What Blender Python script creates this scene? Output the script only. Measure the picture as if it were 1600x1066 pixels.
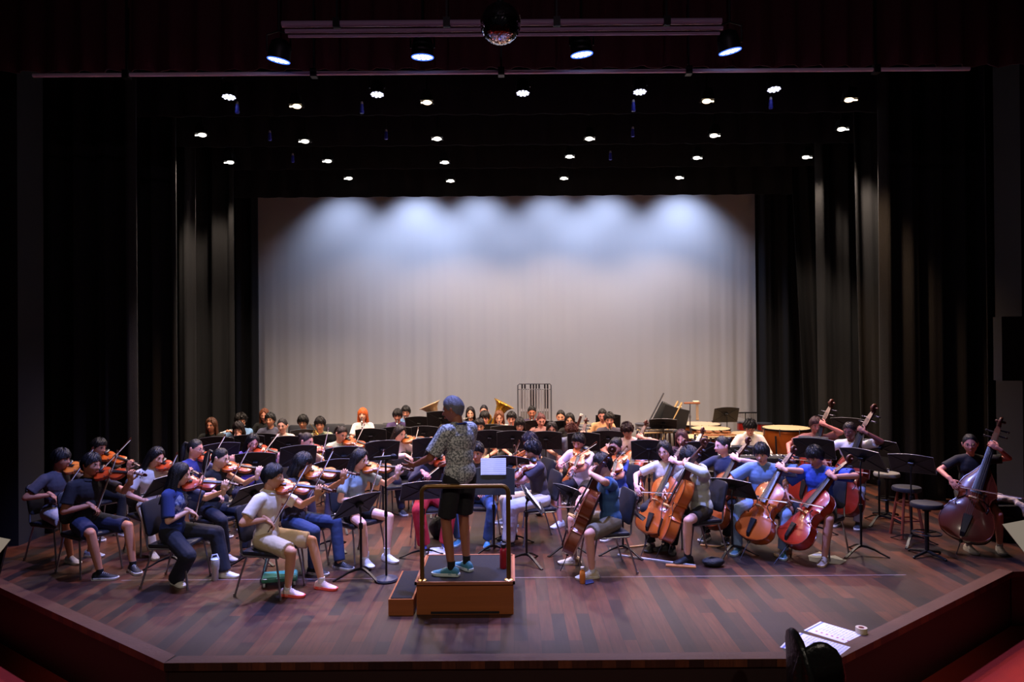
import bpy, math, random
import numpy as np
from mathutils import Matrix, Vector
for o in list(bpy.data.objects): bpy.data.objects.remove(o, do_unlink=True)
SC = bpy.context.scene; COL = SC.collection
# ------------------------------------------------------------ camera, world, exposure
F = 1120.0; HC = 2.5; HORIZ = 538.0; ROLL = 0.007
cam = bpy.data.cameras.new('camera'); camo = bpy.data.objects.new('camera', cam); COL.objects.link(camo)
cam.sensor_fit = 'HORIZONTAL'; cam.sensor_width = 36.0; cam.lens = 36.0*F/1600.0
cam.clip_start = 0.05; cam.clip_end = 100
pitch = math.atan((HORIZ-533)/F)
camo.matrix_world = (Matrix.Translation((0,0,HC)) @ Matrix.Rotation(math.pi/2+pitch,4,'X') @ Matrix.Rotation(-ROLL,4,'Z'))
SC.camera = camo
SC.view_settings.view_transform = 'Standard'; SC.view_settings.look = 'None'
SC.view_settings.gamma = 1.0; SC.view_settings.use_curve_mapping = False
SC.view_settings.exposure = 0.2
w = bpy.data.worlds.new('world'); SC.world = w; w.use_nodes = True
w.node_tree.nodes['Background'].inputs[0].default_value = (0.02,0.018,0.025,1)
w.node_tree.nodes['Background'].inputs[1].default_value = 0.05
LK = 1.0          # overall lamp gain
# ------------------------------------------------------------ pixel helpers (placing things on the stage)
def ray(x, y):
    u, v = x-800.0, y-533.0
    u, v = u-ROLL*v, v+ROLL*u
    v -= (HORIZ-533)
    return np.array([u/F, 1.0, -v/F])
def at_h(x, y, h):            # point at height h seen at that pixel
    r = ray(x, y); t = (h-HC)/r[2]
    return np.array([r[0]*t, t, h])
def at_d(x, y, d):            # point at stage depth d
    r = ray(x, y); return np.array([r[0]*d, d, HC+r[2]*d])
# ------------------------------------------------------------ mesh helpers
V = lambda *a: np.array(a, float)
def nrm(v): v = np.asarray(v, float); return v/(np.linalg.norm(v)+1e-12)
def rotm(axis, ang): return np.array(Matrix.Rotation(ang, 3, Vector(axis)))
def frame(z, hint=(0,0,1)):
    z = nrm(z); h = np.asarray(hint, float)
    if abs(np.dot(z, nrm(h))) > .98: h = V(1,0,0) if abs(z[0]) < .9 else V(0,1,0)
    x = nrm(np.cross(h, z)); return x, np.cross(z, x), z
class MB:
    def __init__(s): s.v=[]; s.f=[]; s.m=[]; s.n=0
    def add(s, vs, fs, m=0):
        s.v.append(np.asarray(vs, float)); s.f += [tuple(i+s.n for i in f) for f in fs]; s.m += [m]*len(fs); s.n += len(vs); return s
    def box(s, c, size, R=None, m=0, bev=0.0):
        hx, hy, hz = [q/2 for q in size]
        if bev <= 0:
            vs = np.array([(x,y,z) for x in (-hx,hx) for y in (-hy,hy) for z in (-hz,hz)])
            fs = [(0,1,3,2),(4,6,7,5),(0,4,5,1),(2,3,7,6),(0,2,6,4),(1,5,7,3)]
        else:
            b = min(bev, hx*.99, hy*.99, hz*.99)
            # rounded box as loft of rounded rectangles
            rings = []
            for z, k in ((-hz,b),(-hz+b*.3,b*.3),(-hz+b,0),(hz-b,0),(hz-b*.3,b*.3),(hz,b)):
                ring = []
                for qx, qy, a0 in ((1,1,0),(-1,1,90),(-1,-1,180),(1,-1,270)):
                    for t in (0,30,60,90):
                        a = math.radians(a0+t); r = max(b-k, .0002)
                        ring.append((qx*(hx-b)+math.cos(a)*r, qy*(hy-b)+math.sin(a)*r, z))
                rings.append(ring)
            vs, fs = loftd(rings)
        if R is not None: vs = vs @ np.array(R).T
        return s.add(vs+np.asarray(c, float), fs, m)
    def loft(s, rings, m=0, caps=True): vs, fs = loftd(rings, caps); return s.add(vs, fs, m)
    def tube(s, pts, r, n=8, m=0, caps=True, closed=False):
        pts = [np.asarray(p, float) for p in pts]; N = len(pts)
        rr = r if hasattr(r, '__len__') else [r]*N
        rings = []; px = None
        for i, p in enumerate(pts):
            if closed: t = pts[(i+1)%N]-pts[i-1]
            else: t = pts[min(i+1,N-1)]-pts[max(i-1,0)]
            t = nrm(t)
            if px is None: x, y, _ = frame(t)
            else:
                x = px-t*np.dot(px,t); x = nrm(x); y = np.cross(t,x)
            px = x
            rings.append([p+rr[i]*(x*math.cos(a)+y*math.sin(a)) for a in np.arange(n)*2*math.pi/n])
        if closed:
            vs = np.array([q for ring in rings for q in ring]); fs = []
            for i in range(N):
                j = (i+1)%N
                for k in range(n): fs.append((i*n+k, i*n+(k+1)%n, j*n+(k+1)%n, j*n+k))
            return s.add(vs, fs, m)
        return s.loft(rings, m, caps)
    def cap(s, a, b, ra, rb, n=12, flatb=False, flata=False, m=0):     # tapered capsule
        a, b = np.asarray(a,float), np.asarray(b,float); d = nrm(b-a)
        P = []; R = []
        if flata: P += [a]; R += [ra]
        else:
            for t in (-90,-60,-30): P.append(a+d*ra*math.sin(math.radians(t))); R.append(max(ra*math.cos(math.radians(t)),1e-3))
            P.append(a); R.append(ra)
        P.append(b); R.append(rb)
        if not flatb:
            for t in (30,60,90): P.append(b+d*rb*math.sin(math.radians(t))); R.append(max(rb*math.cos(math.radians(t)),1e-3))
        x, y, _ = frame(d)
        rings = [[p+r*(x*math.cos(q)+y*math.sin(q)) for q in np.arange(n)*2*math.pi/n] for p, r in zip(P,R)]
        return s.loft(rings, m)
    def ell(s, c, rad, A=None, n=16, k=10, m=0, noise=0, seed=0):
        rings = []
        for i in range(k+1):
            t = math.pi*i/k; z = -math.cos(t); r = max(math.sin(t), 1e-3)
            rings.append([(r*math.cos(q), r*math.sin(q), z) for q in np.arange(n)*2*math.pi/n])
        vs, fs = loftd(rings)
        if noise:
            rg = np.random.RandomState(seed); ph = rg.rand(6)*6
            vs = vs*(1+noise*(np.sin(vs[:,0]*9+ph[0])*np.sin(vs[:,1]*8+ph[1])+np.sin(vs[:,2]*11+ph[2]+vs[:,0]*5)*.7))[:,None]
        vs = vs*np.array(rad)
        if A is not None: vs = vs @ np.array(A)       # rows of A = axes
        return s.add(vs+np.asarray(c,float), fs, m)
    def lathe(s, prof, c=(0,0,0), A=None, n=24, m=0, closed=True):
        rings = [[(max(r,1e-4)*math.cos(q), max(r,1e-4)*math.sin(q), z) for q in np.arange(n)*2*math.pi/n] for r, z in prof]
        vs, fs = loftd(rings, closed)
        if A is not None: vs = vs @ np.array(A)
        return s.add(vs+np.asarray(c,float), fs, m)
    def prism(s, outline, z0, z1, R=None, c=(0,0,0), m=0):
        r = [[(x,y,z0) for x,y in outline],[(x,y,z1) for x,y in outline]]
        vs, fs = loftd(r)
        if R is not None: vs = vs @ np.array(R).T
        return s.add(vs+np.asarray(c,float), fs, m)
    def mesh(s, name, mats, smooth=40):
        me = bpy.data.meshes.new(name); vs = np.concatenate(s.v)
        me.from_pydata(vs.tolist(), [], s.f)
        for q in (mats if isinstance(mats,(list,tuple)) else [mats]): me.materials.append(q)
        if max(s.m, default=0) > 0: me.polygons.foreach_set('material_index', s.m)
        if smooth:
            me.polygons.foreach_set('use_smooth', [True]*len(me.polygons))
            if smooth < 180: me.set_sharp_from_angle(angle=math.radians(smooth))
        me.update(); return me
def loftd(rings, caps=True):
    n = len(rings[0]); vs = np.array([q for r in rings for q in r], float); fs = []
    for i in range(len(rings)-1):
        for k in range(n):
            a, b = i*n+k, i*n+(k+1)%n; fs.append((a, b, b+n, a+n))
    if caps:
        fs.append(tuple(reversed(range(n)))); q = (len(rings)-1)*n; fs.append(tuple(range(q, q+n)))
    return vs, fs
def remesh(mb, vox, smooth=3, fac=.5):
    me = bpy.data.meshes.new('t'); me.from_pydata(np.concatenate(mb.v).tolist(), [], mb.f)
    o = bpy.data.objects.new('t', me); COL.objects.link(o)
    r = o.modifiers.new('r','REMESH'); r.mode = 'VOXEL'; r.voxel_size = vox; r.adaptivity = 0
    if smooth:
        q = o.modifiers.new('s','SMOOTH'); q.iterations = smooth; q.factor = fac
    dg = bpy.context.evaluated_depsgraph_get(); ev = o.evaluated_get(dg); m2 = ev.to_mesh()
    n = len(m2.vertices); co = np.empty(n*3, np.float32); m2.vertices.foreach_get('co', co)
    fs = [tuple(p.vertices) for p in m2.polygons]
    ev.to_mesh_clear(); bpy.data.objects.remove(o, do_unlink=True); bpy.data.meshes.remove(me)
    return co.reshape(-1,3).astype(float), fs
# ------------------------------------------------------------ objects
def link(name, me, parent=None, mat=None, label=None):
    o = bpy.data.objects.new(name, me); COL.objects.link(o)
    if parent is not None: o.parent = parent
    if mat is not None: o.matrix_basis = mat
    if label: o['label'] = label
    return o
def tag(o, label, cat, group=None, kind=None):
    o['label'] = label; o['category'] = cat
    if group: o['group'] = group
    if kind: o['kind'] = kind
    return o
def struct(name, me, label=None):
    o = link(name, me); o['kind'] = 'structure'
    if label: o['label'] = label
    return o
# an asset is a list of (name, mesh, [sub-parts], part label)
def place(asset, name, M, label, cat, group=None):
    root = bpy.data.objects.new(name, None); root.empty_display_size = .1; COL.objects.link(root); root.matrix_basis = M
    for it in asset:
        p = link(it[0], it[1], root, label=it[3] if len(it) > 3 else None)
        for sub in (it[2] if len(it) > 2 and it[2] else []): link(sub[0], sub[1], p)
    return tag(root, label, cat, group)
def M4(loc, rz=0): return Matrix.Translation(Vector(loc)) @ Matrix.Rotation(rz, 4, 'Z')
def Mfr(loc, x, y, z):
    m = Matrix.Identity(4)
    for i, a in enumerate((x,y,z)):
        for j in range(3): m[j][i] = float(a[j])
    for j in range(3): m[j][3] = float(loc[j])
    return m
# ------------------------------------------------------------ materials
_mc = {}
def lin(c):
    c = [q/255.0 for q in c]
    return tuple(q/12.92 if q <= .04045 else ((q+.055)/1.055)**2.4 for q in c)+(1,)
def mat(name, rgb, rough=.6, metal=0.0, bump=0.0, bscale=60, var=0.0, vscale=8, coat=0.0, spec=None, stretch=None, sheen=0):
    key = (name, tuple(rgb), rough, metal, bump, var)
    if key in _mc: return _mc[key]
    m = bpy.data.materials.new(name); m.use_nodes = True; nt = m.node_tree; b = nt.nodes['Principled BSDF']
    col = lin(rgb); b.inputs['Base Color'].default_value = col
    b.inputs['Roughness'].default_value = rough; b.inputs['Metallic'].default_value = metal
    if coat: b.inputs['Coat Weight'].default_value = coat; b.inputs['Coat Roughness'].default_value = .12
    if spec is not None: b.inputs['Specular IOR Level'].default_value = spec
    if bump or var:
        tc = nt.nodes.new('ShaderNodeTexCoord'); mp = nt.nodes.new('ShaderNodeMapping'); nt.links.new(tc.outputs['Object'], mp.inputs[0])
        if stretch: mp.inputs['Scale'].default_value = stretch
    if var:
        n = nt.nodes.new('ShaderNodeTexNoise'); n.inputs['Scale'].default_value = vscale; n.inputs['Detail'].default_value = 3
        nt.links.new(mp.outputs[0], n.inputs['Vector'])
        mx = nt.nodes.new('ShaderNodeMix'); mx.data_type = 'RGBA'
        mx.inputs[6].default_value = tuple(c*(1-var) for c in col[:3])+(1,); mx.inputs[7].default_value = tuple(min(1,c*(1+var)) for c in col[:3])+(1,)
        nt.links.new(n.outputs[0], mx.inputs[0]); nt.links.new(mx.outputs[2], b.inputs['Base Color'])
    if bump:
        n = nt.nodes.new('ShaderNodeTexNoise'); n.inputs['Scale'].default_value = bscale; n.inputs['Detail'].default_value = 2
        nt.links.new(mp.outputs[0], n.inputs['Vector'])
        bp = nt.nodes.new('ShaderNodeBump'); bp.inputs['Strength'].default_value = min(1,bump); bp.inputs['Distance'].default_value = .02
        nt.links.new(n.outputs[0], bp.inputs['Height']); nt.links.new(bp.outputs[0], b.inputs['Normal'])
    _mc[key] = m; return m
def emit(name, rgb, strength):
    m = bpy.data.materials.new(name); m.use_nodes = True; b = m.node_tree.nodes['Principled BSDF']
    b.inputs['Base Color'].default_value = (0,0,0,1); b.inputs['Emission Color'].default_value = tuple(rgb)+(1,); b.inputs['Emission Strength'].default_value = strength
    return m
def cloth(rgb): return mat('cloth', rgb, .85, bump=.55, bscale=9, var=.12, vscale=5)
def pattern(name, base, spots, scale=26, thr=.5, box=None):
    m = bpy.data.materials.new(name); m.use_nodes = True; nt = m.node_tree; b = nt.nodes['Principled BSDF']; b.inputs['Roughness'].default_value = .85
    tc = nt.nodes.new('ShaderNodeTexCoord'); n = nt.nodes.new('ShaderNodeTexNoise'); n.inputs['Scale'].default_value = scale; n.inputs['Detail'].default_value = 4
    nt.links.new(tc.outputs['Object'], n.inputs['Vector'])
    r = nt.nodes.new('ShaderNodeValToRGB'); r.color_ramp.elements[0].position = thr-.04; r.color_ramp.elements[1].position = thr+.04
    r.color_ramp.elements[0].color = lin(spots); r.color_ramp.elements[1].color = lin(base)
    nt.links.new(n.outputs[0], r.inputs[0])
    if box is None: nt.links.new(r.outputs[0], b.inputs['Base Color'])
    else:     # print only inside a sphere (centre, radius)
        vm = nt.nodes.new('ShaderNodeVectorMath'); vm.operation = 'DISTANCE'; vm.inputs[1].default_value = box[0]
        nt.links.new(tc.outputs['Object'], vm.inputs[0]); lt = nt.nodes.new('ShaderNodeMath'); lt.operation = 'LESS_THAN'; lt.inputs[1].default_value = box[1]
        nt.links.new(vm.outputs['Value'], lt.inputs[0]); mx = nt.nodes.new('ShaderNodeMix'); mx.data_type = 'RGBA'
        mx.inputs[6].default_value = lin(base); nt.links.new(r.outputs[0], mx.inputs[7]); nt.links.new(lt.outputs[0], mx.inputs[0]); nt.links.new(mx.outputs[2], b.inputs['Base Color'])
    return m
BLK = mat('black_plastic', (22,22,26), .45)
BLKM = mat('black_metal', (20,20,23), .4, .3)
DESK = mat('stand_black', (24,24,28), .5, .1)
CHROME = mat('steel_tube', (150,150,160), .3, .9)
GREYM = mat('dark_steel', (70,70,80), .4, .8)
SEATM = mat('black_vinyl', (26,27,36), .5, bump=.1, bscale=120)
BRASS = mat('lacquered_brass', (205,165,90), .22, 1.0)
SILVER = mat('nickel_silver', (215,210,200), .2, 1.0)
EBONY = mat('ebony', (20,18,20), .35)
PAPER = mat('paper', (232,230,226), .8)
WHITE = mat('white_rubber', (225,225,228), .6)
RUB = mat('black_rubber', (15,15,17), .8)
STR = mat('string_metal', (96,96,98), .45, .4)
BOWH = mat('bow_hair', (225,222,215), .6)
BOWW = mat('bow_wood', (88,42,24), .35)
# ============================================================ the stage house
def stage_floor_mat():
    m = bpy.data.materials.new('stage_boards'); m.use_nodes = True; nt = m.node_tree; b = nt.nodes['Principled BSDF']
    tc = nt.nodes.new('ShaderNodeTexCoord'); mp = nt.nodes.new('ShaderNodeMapping'); mp.inputs['Rotation'].default_value = (0,0,math.pi/2)
    nt.links.new(tc.outputs['Object'], mp.inputs[0])
    br = nt.nodes.new('ShaderNodeTexBrick'); nt.links.new(mp.outputs[0], br.inputs['Vector'])
    br.inputs['Scale'].default_value = 1; br.inputs['Brick Width'].default_value = .95; br.inputs['Row Height'].default_value = .115
    br.inputs['Mortar Size'].default_value = .0016; br.offset = .37; br.offset_frequency = 2; br.inputs['Bias'].default_value = -.15
    br.inputs['Color1'].default_value = lin((36,23,23)); br.inputs['Color2'].default_value = lin((106,56,34)); br.inputs['Mortar'].default_value = lin((24,16,16))
    n = nt.nodes.new('ShaderNodeTexNoise'); n.inputs['Scale'].default_value = 5; n.inputs['Detail'].default_value = 6
    m2 = nt.nodes.new('ShaderNodeMapping'); m2.inputs['Scale'].default_value = (7,.7,1); nt.links.new(tc.outputs['Object'], m2.inputs[0]); nt.links.new(m2.outputs[0], n.inputs['Vector'])
    n2 = nt.nodes.new('ShaderNodeTexNoise'); n2.inputs['Scale'].default_value = 1.3; n2.inputs['Detail'].default_value = 4; nt.links.new(tc.outputs['Object'], n2.inputs['Vector'])
    mx = nt.nodes.new('ShaderNodeMix'); mx.data_type = 'RGBA'; mx.blend_type = 'MULTIPLY'; mx.inputs[0].default_value = .75
    cr = nt.nodes.new('ShaderNodeValToRGB'); cr.color_ramp.elements[0].position = .3; cr.color_ramp.elements[1].position = .75; cr.color_ramp.elements[0].color = (.35,.33,.33,1)
    nt.links.new(n.outputs[0], cr.inputs[0]); nt.links.new(br.outputs['Color'], mx.inputs[6]); nt.links.new(cr.outputs[0], mx.inputs[7]); nt.links.new(mx.outputs[2], b.inputs['Base Color'])
    mr = nt.nodes.new('ShaderNodeMapRange'); mr.inputs[3].default_value = .36; mr.inputs[4].default_value = .52; nt.links.new(n2.outputs[0], mr.inputs[0]); nt.links.new(mr.outputs[0], b.inputs['Roughness'])
    bp = nt.nodes.new('ShaderNodeBump'); bp.inputs['Strength'].default_value = .25; bp.inputs['Distance'].default_value = .004
    nt.links.new(br.outputs['Fac'], bp.inputs['Height']); bp.invert = True; nt.links.new(bp.outputs[0], b.inputs['Normal'])
    return m
FL = at_h(257,1036,0); FR = at_h(1312,1029,0); LE = at_h(0,918,0); RE = at_h(1582,893,0)
LE2 = LE+(LE-FL)*.6
FY = (FL[1]+FR[1])/2
stage_out = [(FL[0],FY),(FR[0],FY),(RE[0],RE[1]),(9.5,RE[1]),(9.5,17.6),(-9.5,17.6),(-9.5,LE2[1]),(LE2[0],LE2[1])]
mb = MB(); mb.prism(stage_out, -.06, 0); struct('floor', mb.mesh('floor', stage_floor_mat(), 0), 'dark stained wooden stage boards')
edge = [LE2[:2], FL[:2], FR[:2], RE[:2]]; edge[1] = V(FL[0],FY); edge[2] = V(FR[0],FY)
mb = MB()
ew = .13
for i in range(3):            # border board along the stage lip
    a, b = edge[i], edge[i+1]; d = nrm(b-a); n = V(-d[1], d[0])
    if n[1] < 0: n = -n
    k0 = ew*.45; k1 = ew*.45
    q = [a+n*ew+ (d*k0 if i else 0), a, b, b+n*ew-(d*k1 if i < 2 else 0)]
    q = [q[0],q[1],q[2],q[3]]
    mb.prism([tuple(x[:2]) for x in (q[1],q[2],q[3],q[0])], .0005, .004)
struct('trim_1', mb.mesh('trim_1', mat('lip_board', (82,49,36), .5, bump=.1, bscale=30, var=.35, vscale=3), 0), 'wooden border board along the stage lip')
mb = MB()
FASC = mat('fascia_paint', (26,9,8), .6, var=.15, vscale=2)
outl = [(LE2[0],LE2[1]),(FL[0],FY),(FR[0],FY),(RE[0],RE[1]),(9.5,RE[1])]
for a, b in zip(outl[:-1], outl[1:]):
    a, b = V(*a), V(*b); d = nrm(b-a); n = V(-d[1],d[0]); n = n if n[1] > 0 else -n
    mb.prism([tuple(a+n*.03), tuple(b+n*.03), tuple(b+n*.1), tuple(a+n*.1)], -.62, -.06)
struct('trim_2', mb.mesh('trim_2', FASC, 0), 'dark stage front below the lip')
mb = MB(); mb.box((0,3,-.65), (19.3,14,.1)); struct('floor', mb.mesh('floor', mat('red_carpet', (160,30,6), .95, bump=.4, bscale=200, var=.15, vscale=6), 0), 'red carpet of the auditorium floor')
# black orchestra rail in front of the stage corners
BW = mat('black_wall', (16,16,18), .9)
mb = MB()
for sg in (-1,1):
    a = V(*(LE2[:2] if sg < 0 else (9.5,RE[1]))); 
mb.box((0,18.0,3.6), (20,.2,8.4)); struct('wall_back', mb.mesh('wall_back', BW, 0))
mb = MB(); mb.box((-9.7,9,3), (.2,26,10)); struct('wall_left', mb.mesh('wall_left', BW, 0))
mb = MB(); mb.box((9.8,9,3), (.2,26,10)); struct('wall_right', mb.mesh('wall_right', BW, 0))
mb = MB(); mb.box((0,8,8.0), (20,28,.2)); struct('ceiling', mb.mesh('ceiling', BW, 0))
# proscenium pillars
PR = mat('proscenium_paint', (18,17,20), .85)
mb = MB(); 
a = at_d(0,0,9.3); b = at_d(45,0,9.3)
mb.box(((b[0]-9.6)/2, 9.3, 3.9), (abs(-9.6-b[0]), .5, 7.8)); struct('wall_left', mb.mesh('wall_left', PR, 0), 'black proscenium pillar on the left')
mb = MB(); b = at_d(1572,0,9.3)
mb.box(((b[0]+9.7)/2, 9.3, 3.9), (abs(9.7-b[0]), .5, 7.8))
c = at_d(1558,0,9.0); mb.box((c[0]+.35, 9.0, at_d(1560,545,9.0)[2]), (.75,.16,.80))
struct('wall_right', mb.mesh('wall_right', PR, 0), 'black proscenium pillar on the right with a stepped box')
# ---- curtains
def folded(x0, x1, y, z0, z1, amp, wl, thick=.02, seed=0, nz=14, flare=0.0, res=.03):
    rg = np.random.RandomState(seed); n = max(8, int(abs(x1-x0)/res)); ph = rg.rand(4)*6
    rows_f = []; rows_b = []
    for j in range(nz+1):
        t = j/nz; z = z0+(z1-z0)*t; rf = []; rb = []
        for i in range(n+1):
            u = i/n; x = x0+(x1-x0)*u; fl = flare*(1-t)**1.5*u
            s = amp*(math.sin(2*math.pi*x/wl+ph[0]+.8*math.sin(x*1.3+ph[1]))+.35*math.sin(2*math.pi*x/wl*2.3+ph[2])+.4*(1-t)*math.sin(x*4.1+ph[3]+t*1.5))
            rf.append((x+fl, y+s, z)); rb.append((x+fl, y+s+thick, z))
        rows_f.append(rf); rows_b.append(rb)
    mb = MB(); m = n+1
    vs = np.array([p for r in rows_f for p in r]+[p for r in rows_b for p in r]); N = (nz+1)*m; fs = []
    for j in range(nz):
        for i in range(n):
            a = j*m+i; fs.append((a,a+1,a+m+1,a+m)); fs.append((N+a,N+a+m,N+a+m+1,N+a+1))
        fs.append((j*m, j*m+m, N+j*m+m, N+j*m)); a = j*m+n; fs.append((a, N+a, N+a+m, a+m))
    for i in range(n):
        fs.append((i, N+i, N+i+1, i+1)); a = nz*m+i; fs.append((a, a+1, N+a+1, N+a))
    mb.add(vs, fs); return mb
DC = 16.5
cl, cr_ = at_d(403,305,DC)[0], at_d(1184,305,DC)[0]
CYC = mat('cyclorama_cloth', (205,196,184), .9, bump=.05, bscale=40)
mb = folded(cl-.25, cr_+.25, DC, .02, 6.9, .02, .42, seed=4, nz=16, res=.03)
_v = mb.v[0]; _a = np.clip((5.6-_v[:,2])/5.0, 0, 1)*(.25+.75*(.5+.5*np.sin(_v[:,0]*.9+2.2))*(.6+.4*np.sin(_v[:,0]*2.7)))
_v[:,1] = DC+(_v[:,1]-DC)*_a+np.where(np.arange(len(_v)) >= len(_v)//2, .02*(1-_a), 0)
tag(link('backdrop', mb.mesh('backdrop', CYC, 180)), 'large pale cyclorama backdrop lit from above behind the orchestra', 'backdrop')
VEL = mat('black_velour', (19,18,17), .95, bump=.3, bscale=90)
VELD = mat('black_velour_deep', (15,15,17), .95, bump=.3, bscale=90)
legsL = [(403,DC-.6,2.2,VELD,'narrow dark side curtain beside the left edge of the pale backdrop'),(366,14.2,1.6,VEL,'black side curtain second from the backdrop on the left'),
         (303,13.0,1.3,VEL,'black side curtain third from the backdrop on the left'),(277,11.6,1.6,VELD,'black side curtain fourth from the backdrop on the left'),
         (212,10.6,2.6,VELD,'black side curtain nearest the proscenium on the left')]
legsR = [(1181,DC-.6,2.2,VELD,'narrow dark side curtain beside the right edge of the pale backdrop'),(1232,15.0,1.4,VEL,'black side curtain second from the backdrop on the right'),
         (1275,13.8,1.5,VEL,'black side curtain third from the backdrop on the right'),(1333,12.4,1.4,VEL,'black side curtain fourth from the backdrop on the right'),
         (1376,11.2,3.6,VELD,'wide black side curtain on the right behind the bass stools'),(1537,10.0,2.4,VELD,'black side curtain nearest the proscenium on the right')]
for i, (px, d, wd, m_, lb) in enumerate(legsL):
    e = at_d(px, 400, d)[0]; mb = folded(e, e-wd, d, .02, 7.6, .075, .36, seed=i+10, flare=.0)
    tag(link('stage_curtain', mb.mesh('stage_curtain', m_, 180)), lb, 'curtain')
for i, (px, d, wd, m_, lb) in enumerate(legsR):
    e = at_d(px, 300, d)[0]; mb = folded(e, e+wd, d, .02, 7.6, .075, .4, seed=i+30, flare=0)
    if i in (1,2,3):   # these lean outward towards the floor
        mb.v[0][:,0] += .42*(1-mb.v[0][:,2]/7.6)*(1,.12,.4)[i-1]*.75
    tag(link('stage_curtain', mb.mesh('stage_curtain', m_, 180)), lb, 'curtain')
# borders (valances) hiding the flies
for i, (py, d, m_, lb) in enumerate(((306,15.2,VELD,'black border curtain just above the pale backdrop'),(262,14.4,VELD,'black border curtain second from the backdrop'),(226,12.9,VELD,'black border curtain third from the backdrop'),(178,11.4,VELD,'black border curtain fourth from the backdrop'))):
    zb = at_d(800,py,d)[2]
    mb = folded(-9, 9, d, zb, 7.9, .03, .5, seed=50+i, nz=2, res=.08)
    tag(link('border_curtain', mb.mesh('border_curtain', m_, 180)), lb, 'curtain')
RV = mat('maroon_velour', (64,12,22), .9, bump=.2, bscale=80)
zb = at_d(800,106,8.35)[2]
mb = folded(-7.2, 7.2, 8.35, zb, 7.9, .05, .34, seed=60, nz=3, res=.05)
tag(link('border_curtain', mb.mesh('border_curtain', RV, 180)), 'dark red house border curtain above the stage opening', 'curtain')
# ---- pipes
PIPE = mat('pipe_paint', (190,160,190), .5, 0)
def pipe(pts, r, label, mt=PIPE, clamps=0):
    mb = MB(); mb.tube(pts, r, 10)
    root = bpy.data.objects.new('batten_pipe', None); COL.objects.link(root); tag(root, label, 'pipe', 'pipes above the stage')
    link('pipe', mb.mesh('pipe', mt), root)
    a, b = V(*pts[0]), V(*pts[-1])
    for i in range(clamps):
        p = a+(b-a)*(i+.5)/clamps; mb = MB(); mb.box(p+V(0,0,.45), (.02,.02,.9)); mb.box(p, (.07,.09,.09)); link('hanger', mb.mesh('hanger', BLKM), root)
z = at_d(800,112,8.1)[2]; pipe([(-5.4,8.1,z),(5.2,8.1,z)], .022, 'long thin lilac lit batten pipe crossing above the stage', mat('lilac_pipe', (236,206,222), .5, 0), 5)
for py, x0, x1, r, lb in ((34,440,1128,.032,'thick upper pipe behind the mirror ball'),(45,445,1130,.020,'middle pipe behind the mirror ball'),(53,450,1125,.015,'thin lower pipe behind the mirror ball')):
    a, b = at_d(x0,py+4,7.3), at_d(x1,py-3,7.3); a[2] = b[2] = (a[2]+b[2])/2; pipe([a,b], r, lb, PIPE, 4 if r > .03 else 0)
# ============================================================ chair
def A(name, mb, m, subs=None, label=None, smooth=40): return (name, mb.mesh(name, m, smooth), subs, label)
def make_chair(padm, legm, back_h=.36):
    out = []
    mb = MB(); mb.box((0,.01,.435), (.45,.43,.05), bev=.045); out.append(A('seat', mb, padm))
    R = np.array(Matrix.Rotation(math.radians(12), 3, 'X'))
    mb = MB(); mb.box((0,-.245,.70), (.43,.03,back_h), R=R, bev=.06)
    # rounded panel: bevel in its own plane
    mb = MB(); ol = []
    for qx, qz, a0 in ((1,1,0),(-1,1,90),(-1,-1,180),(1,-1,270)):
        for t in (0,22,45,68,90):
            a = math.radians(a0+t); ol.append((qx*.155+math.cos(a)*.06, qz*(back_h/2-.06)+math.sin(a)*.06))
    rings = [[(x*k, y, z*k) for x, z in ol] for y, k in ((-.016,.93),(-.012,1),(.012,1),(.018,.93))]
    vs, fs = loftd(rings); vs = vs @ R.T; mb.add(vs+V(0,-.245,.70), fs); out.append(A('backrest', mb, padm))
    mb = MB()
    for s in (-1,1):
        mb.tube([(s*.20,.20,.405),(s*.205,-.19,.405),(s*.205,-.215,.44),(s*.20,-.225,.56),(s*.19,-.26,.74)], .011, 8)
    mb.tube([(-.205,.17,.405),(.205,.17,.405)], .010, 8); mb.tube([(-.205,-.17,.405),(.205,-.17,.405)], .010, 8)
    out.append(A('frame', mb, legm))
    for s in (-1,1):
        mb = MB(); mb.tube([(s*.20,.17,.405),(s*.215,.21,.2),(s*.225,.235,.012)], .0105, 8); mb.lathe([(.014,0),(.014,.03)], (s*.226,.237,0), n=10); out.append(A('leg', mb, legm))
        mb = MB(); mb.tube([(s*.205,-.15,.405),(s*.215,-.22,.2),(s*.225,-.275,.012)], .0105, 8); mb.lathe([(.014,0),(.014,.03)], (s*.226,-.278,0), n=10); out.append(A('leg', mb, legm))
    return out
CHAIR = make_chair(SEATM, CHROME)
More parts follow.
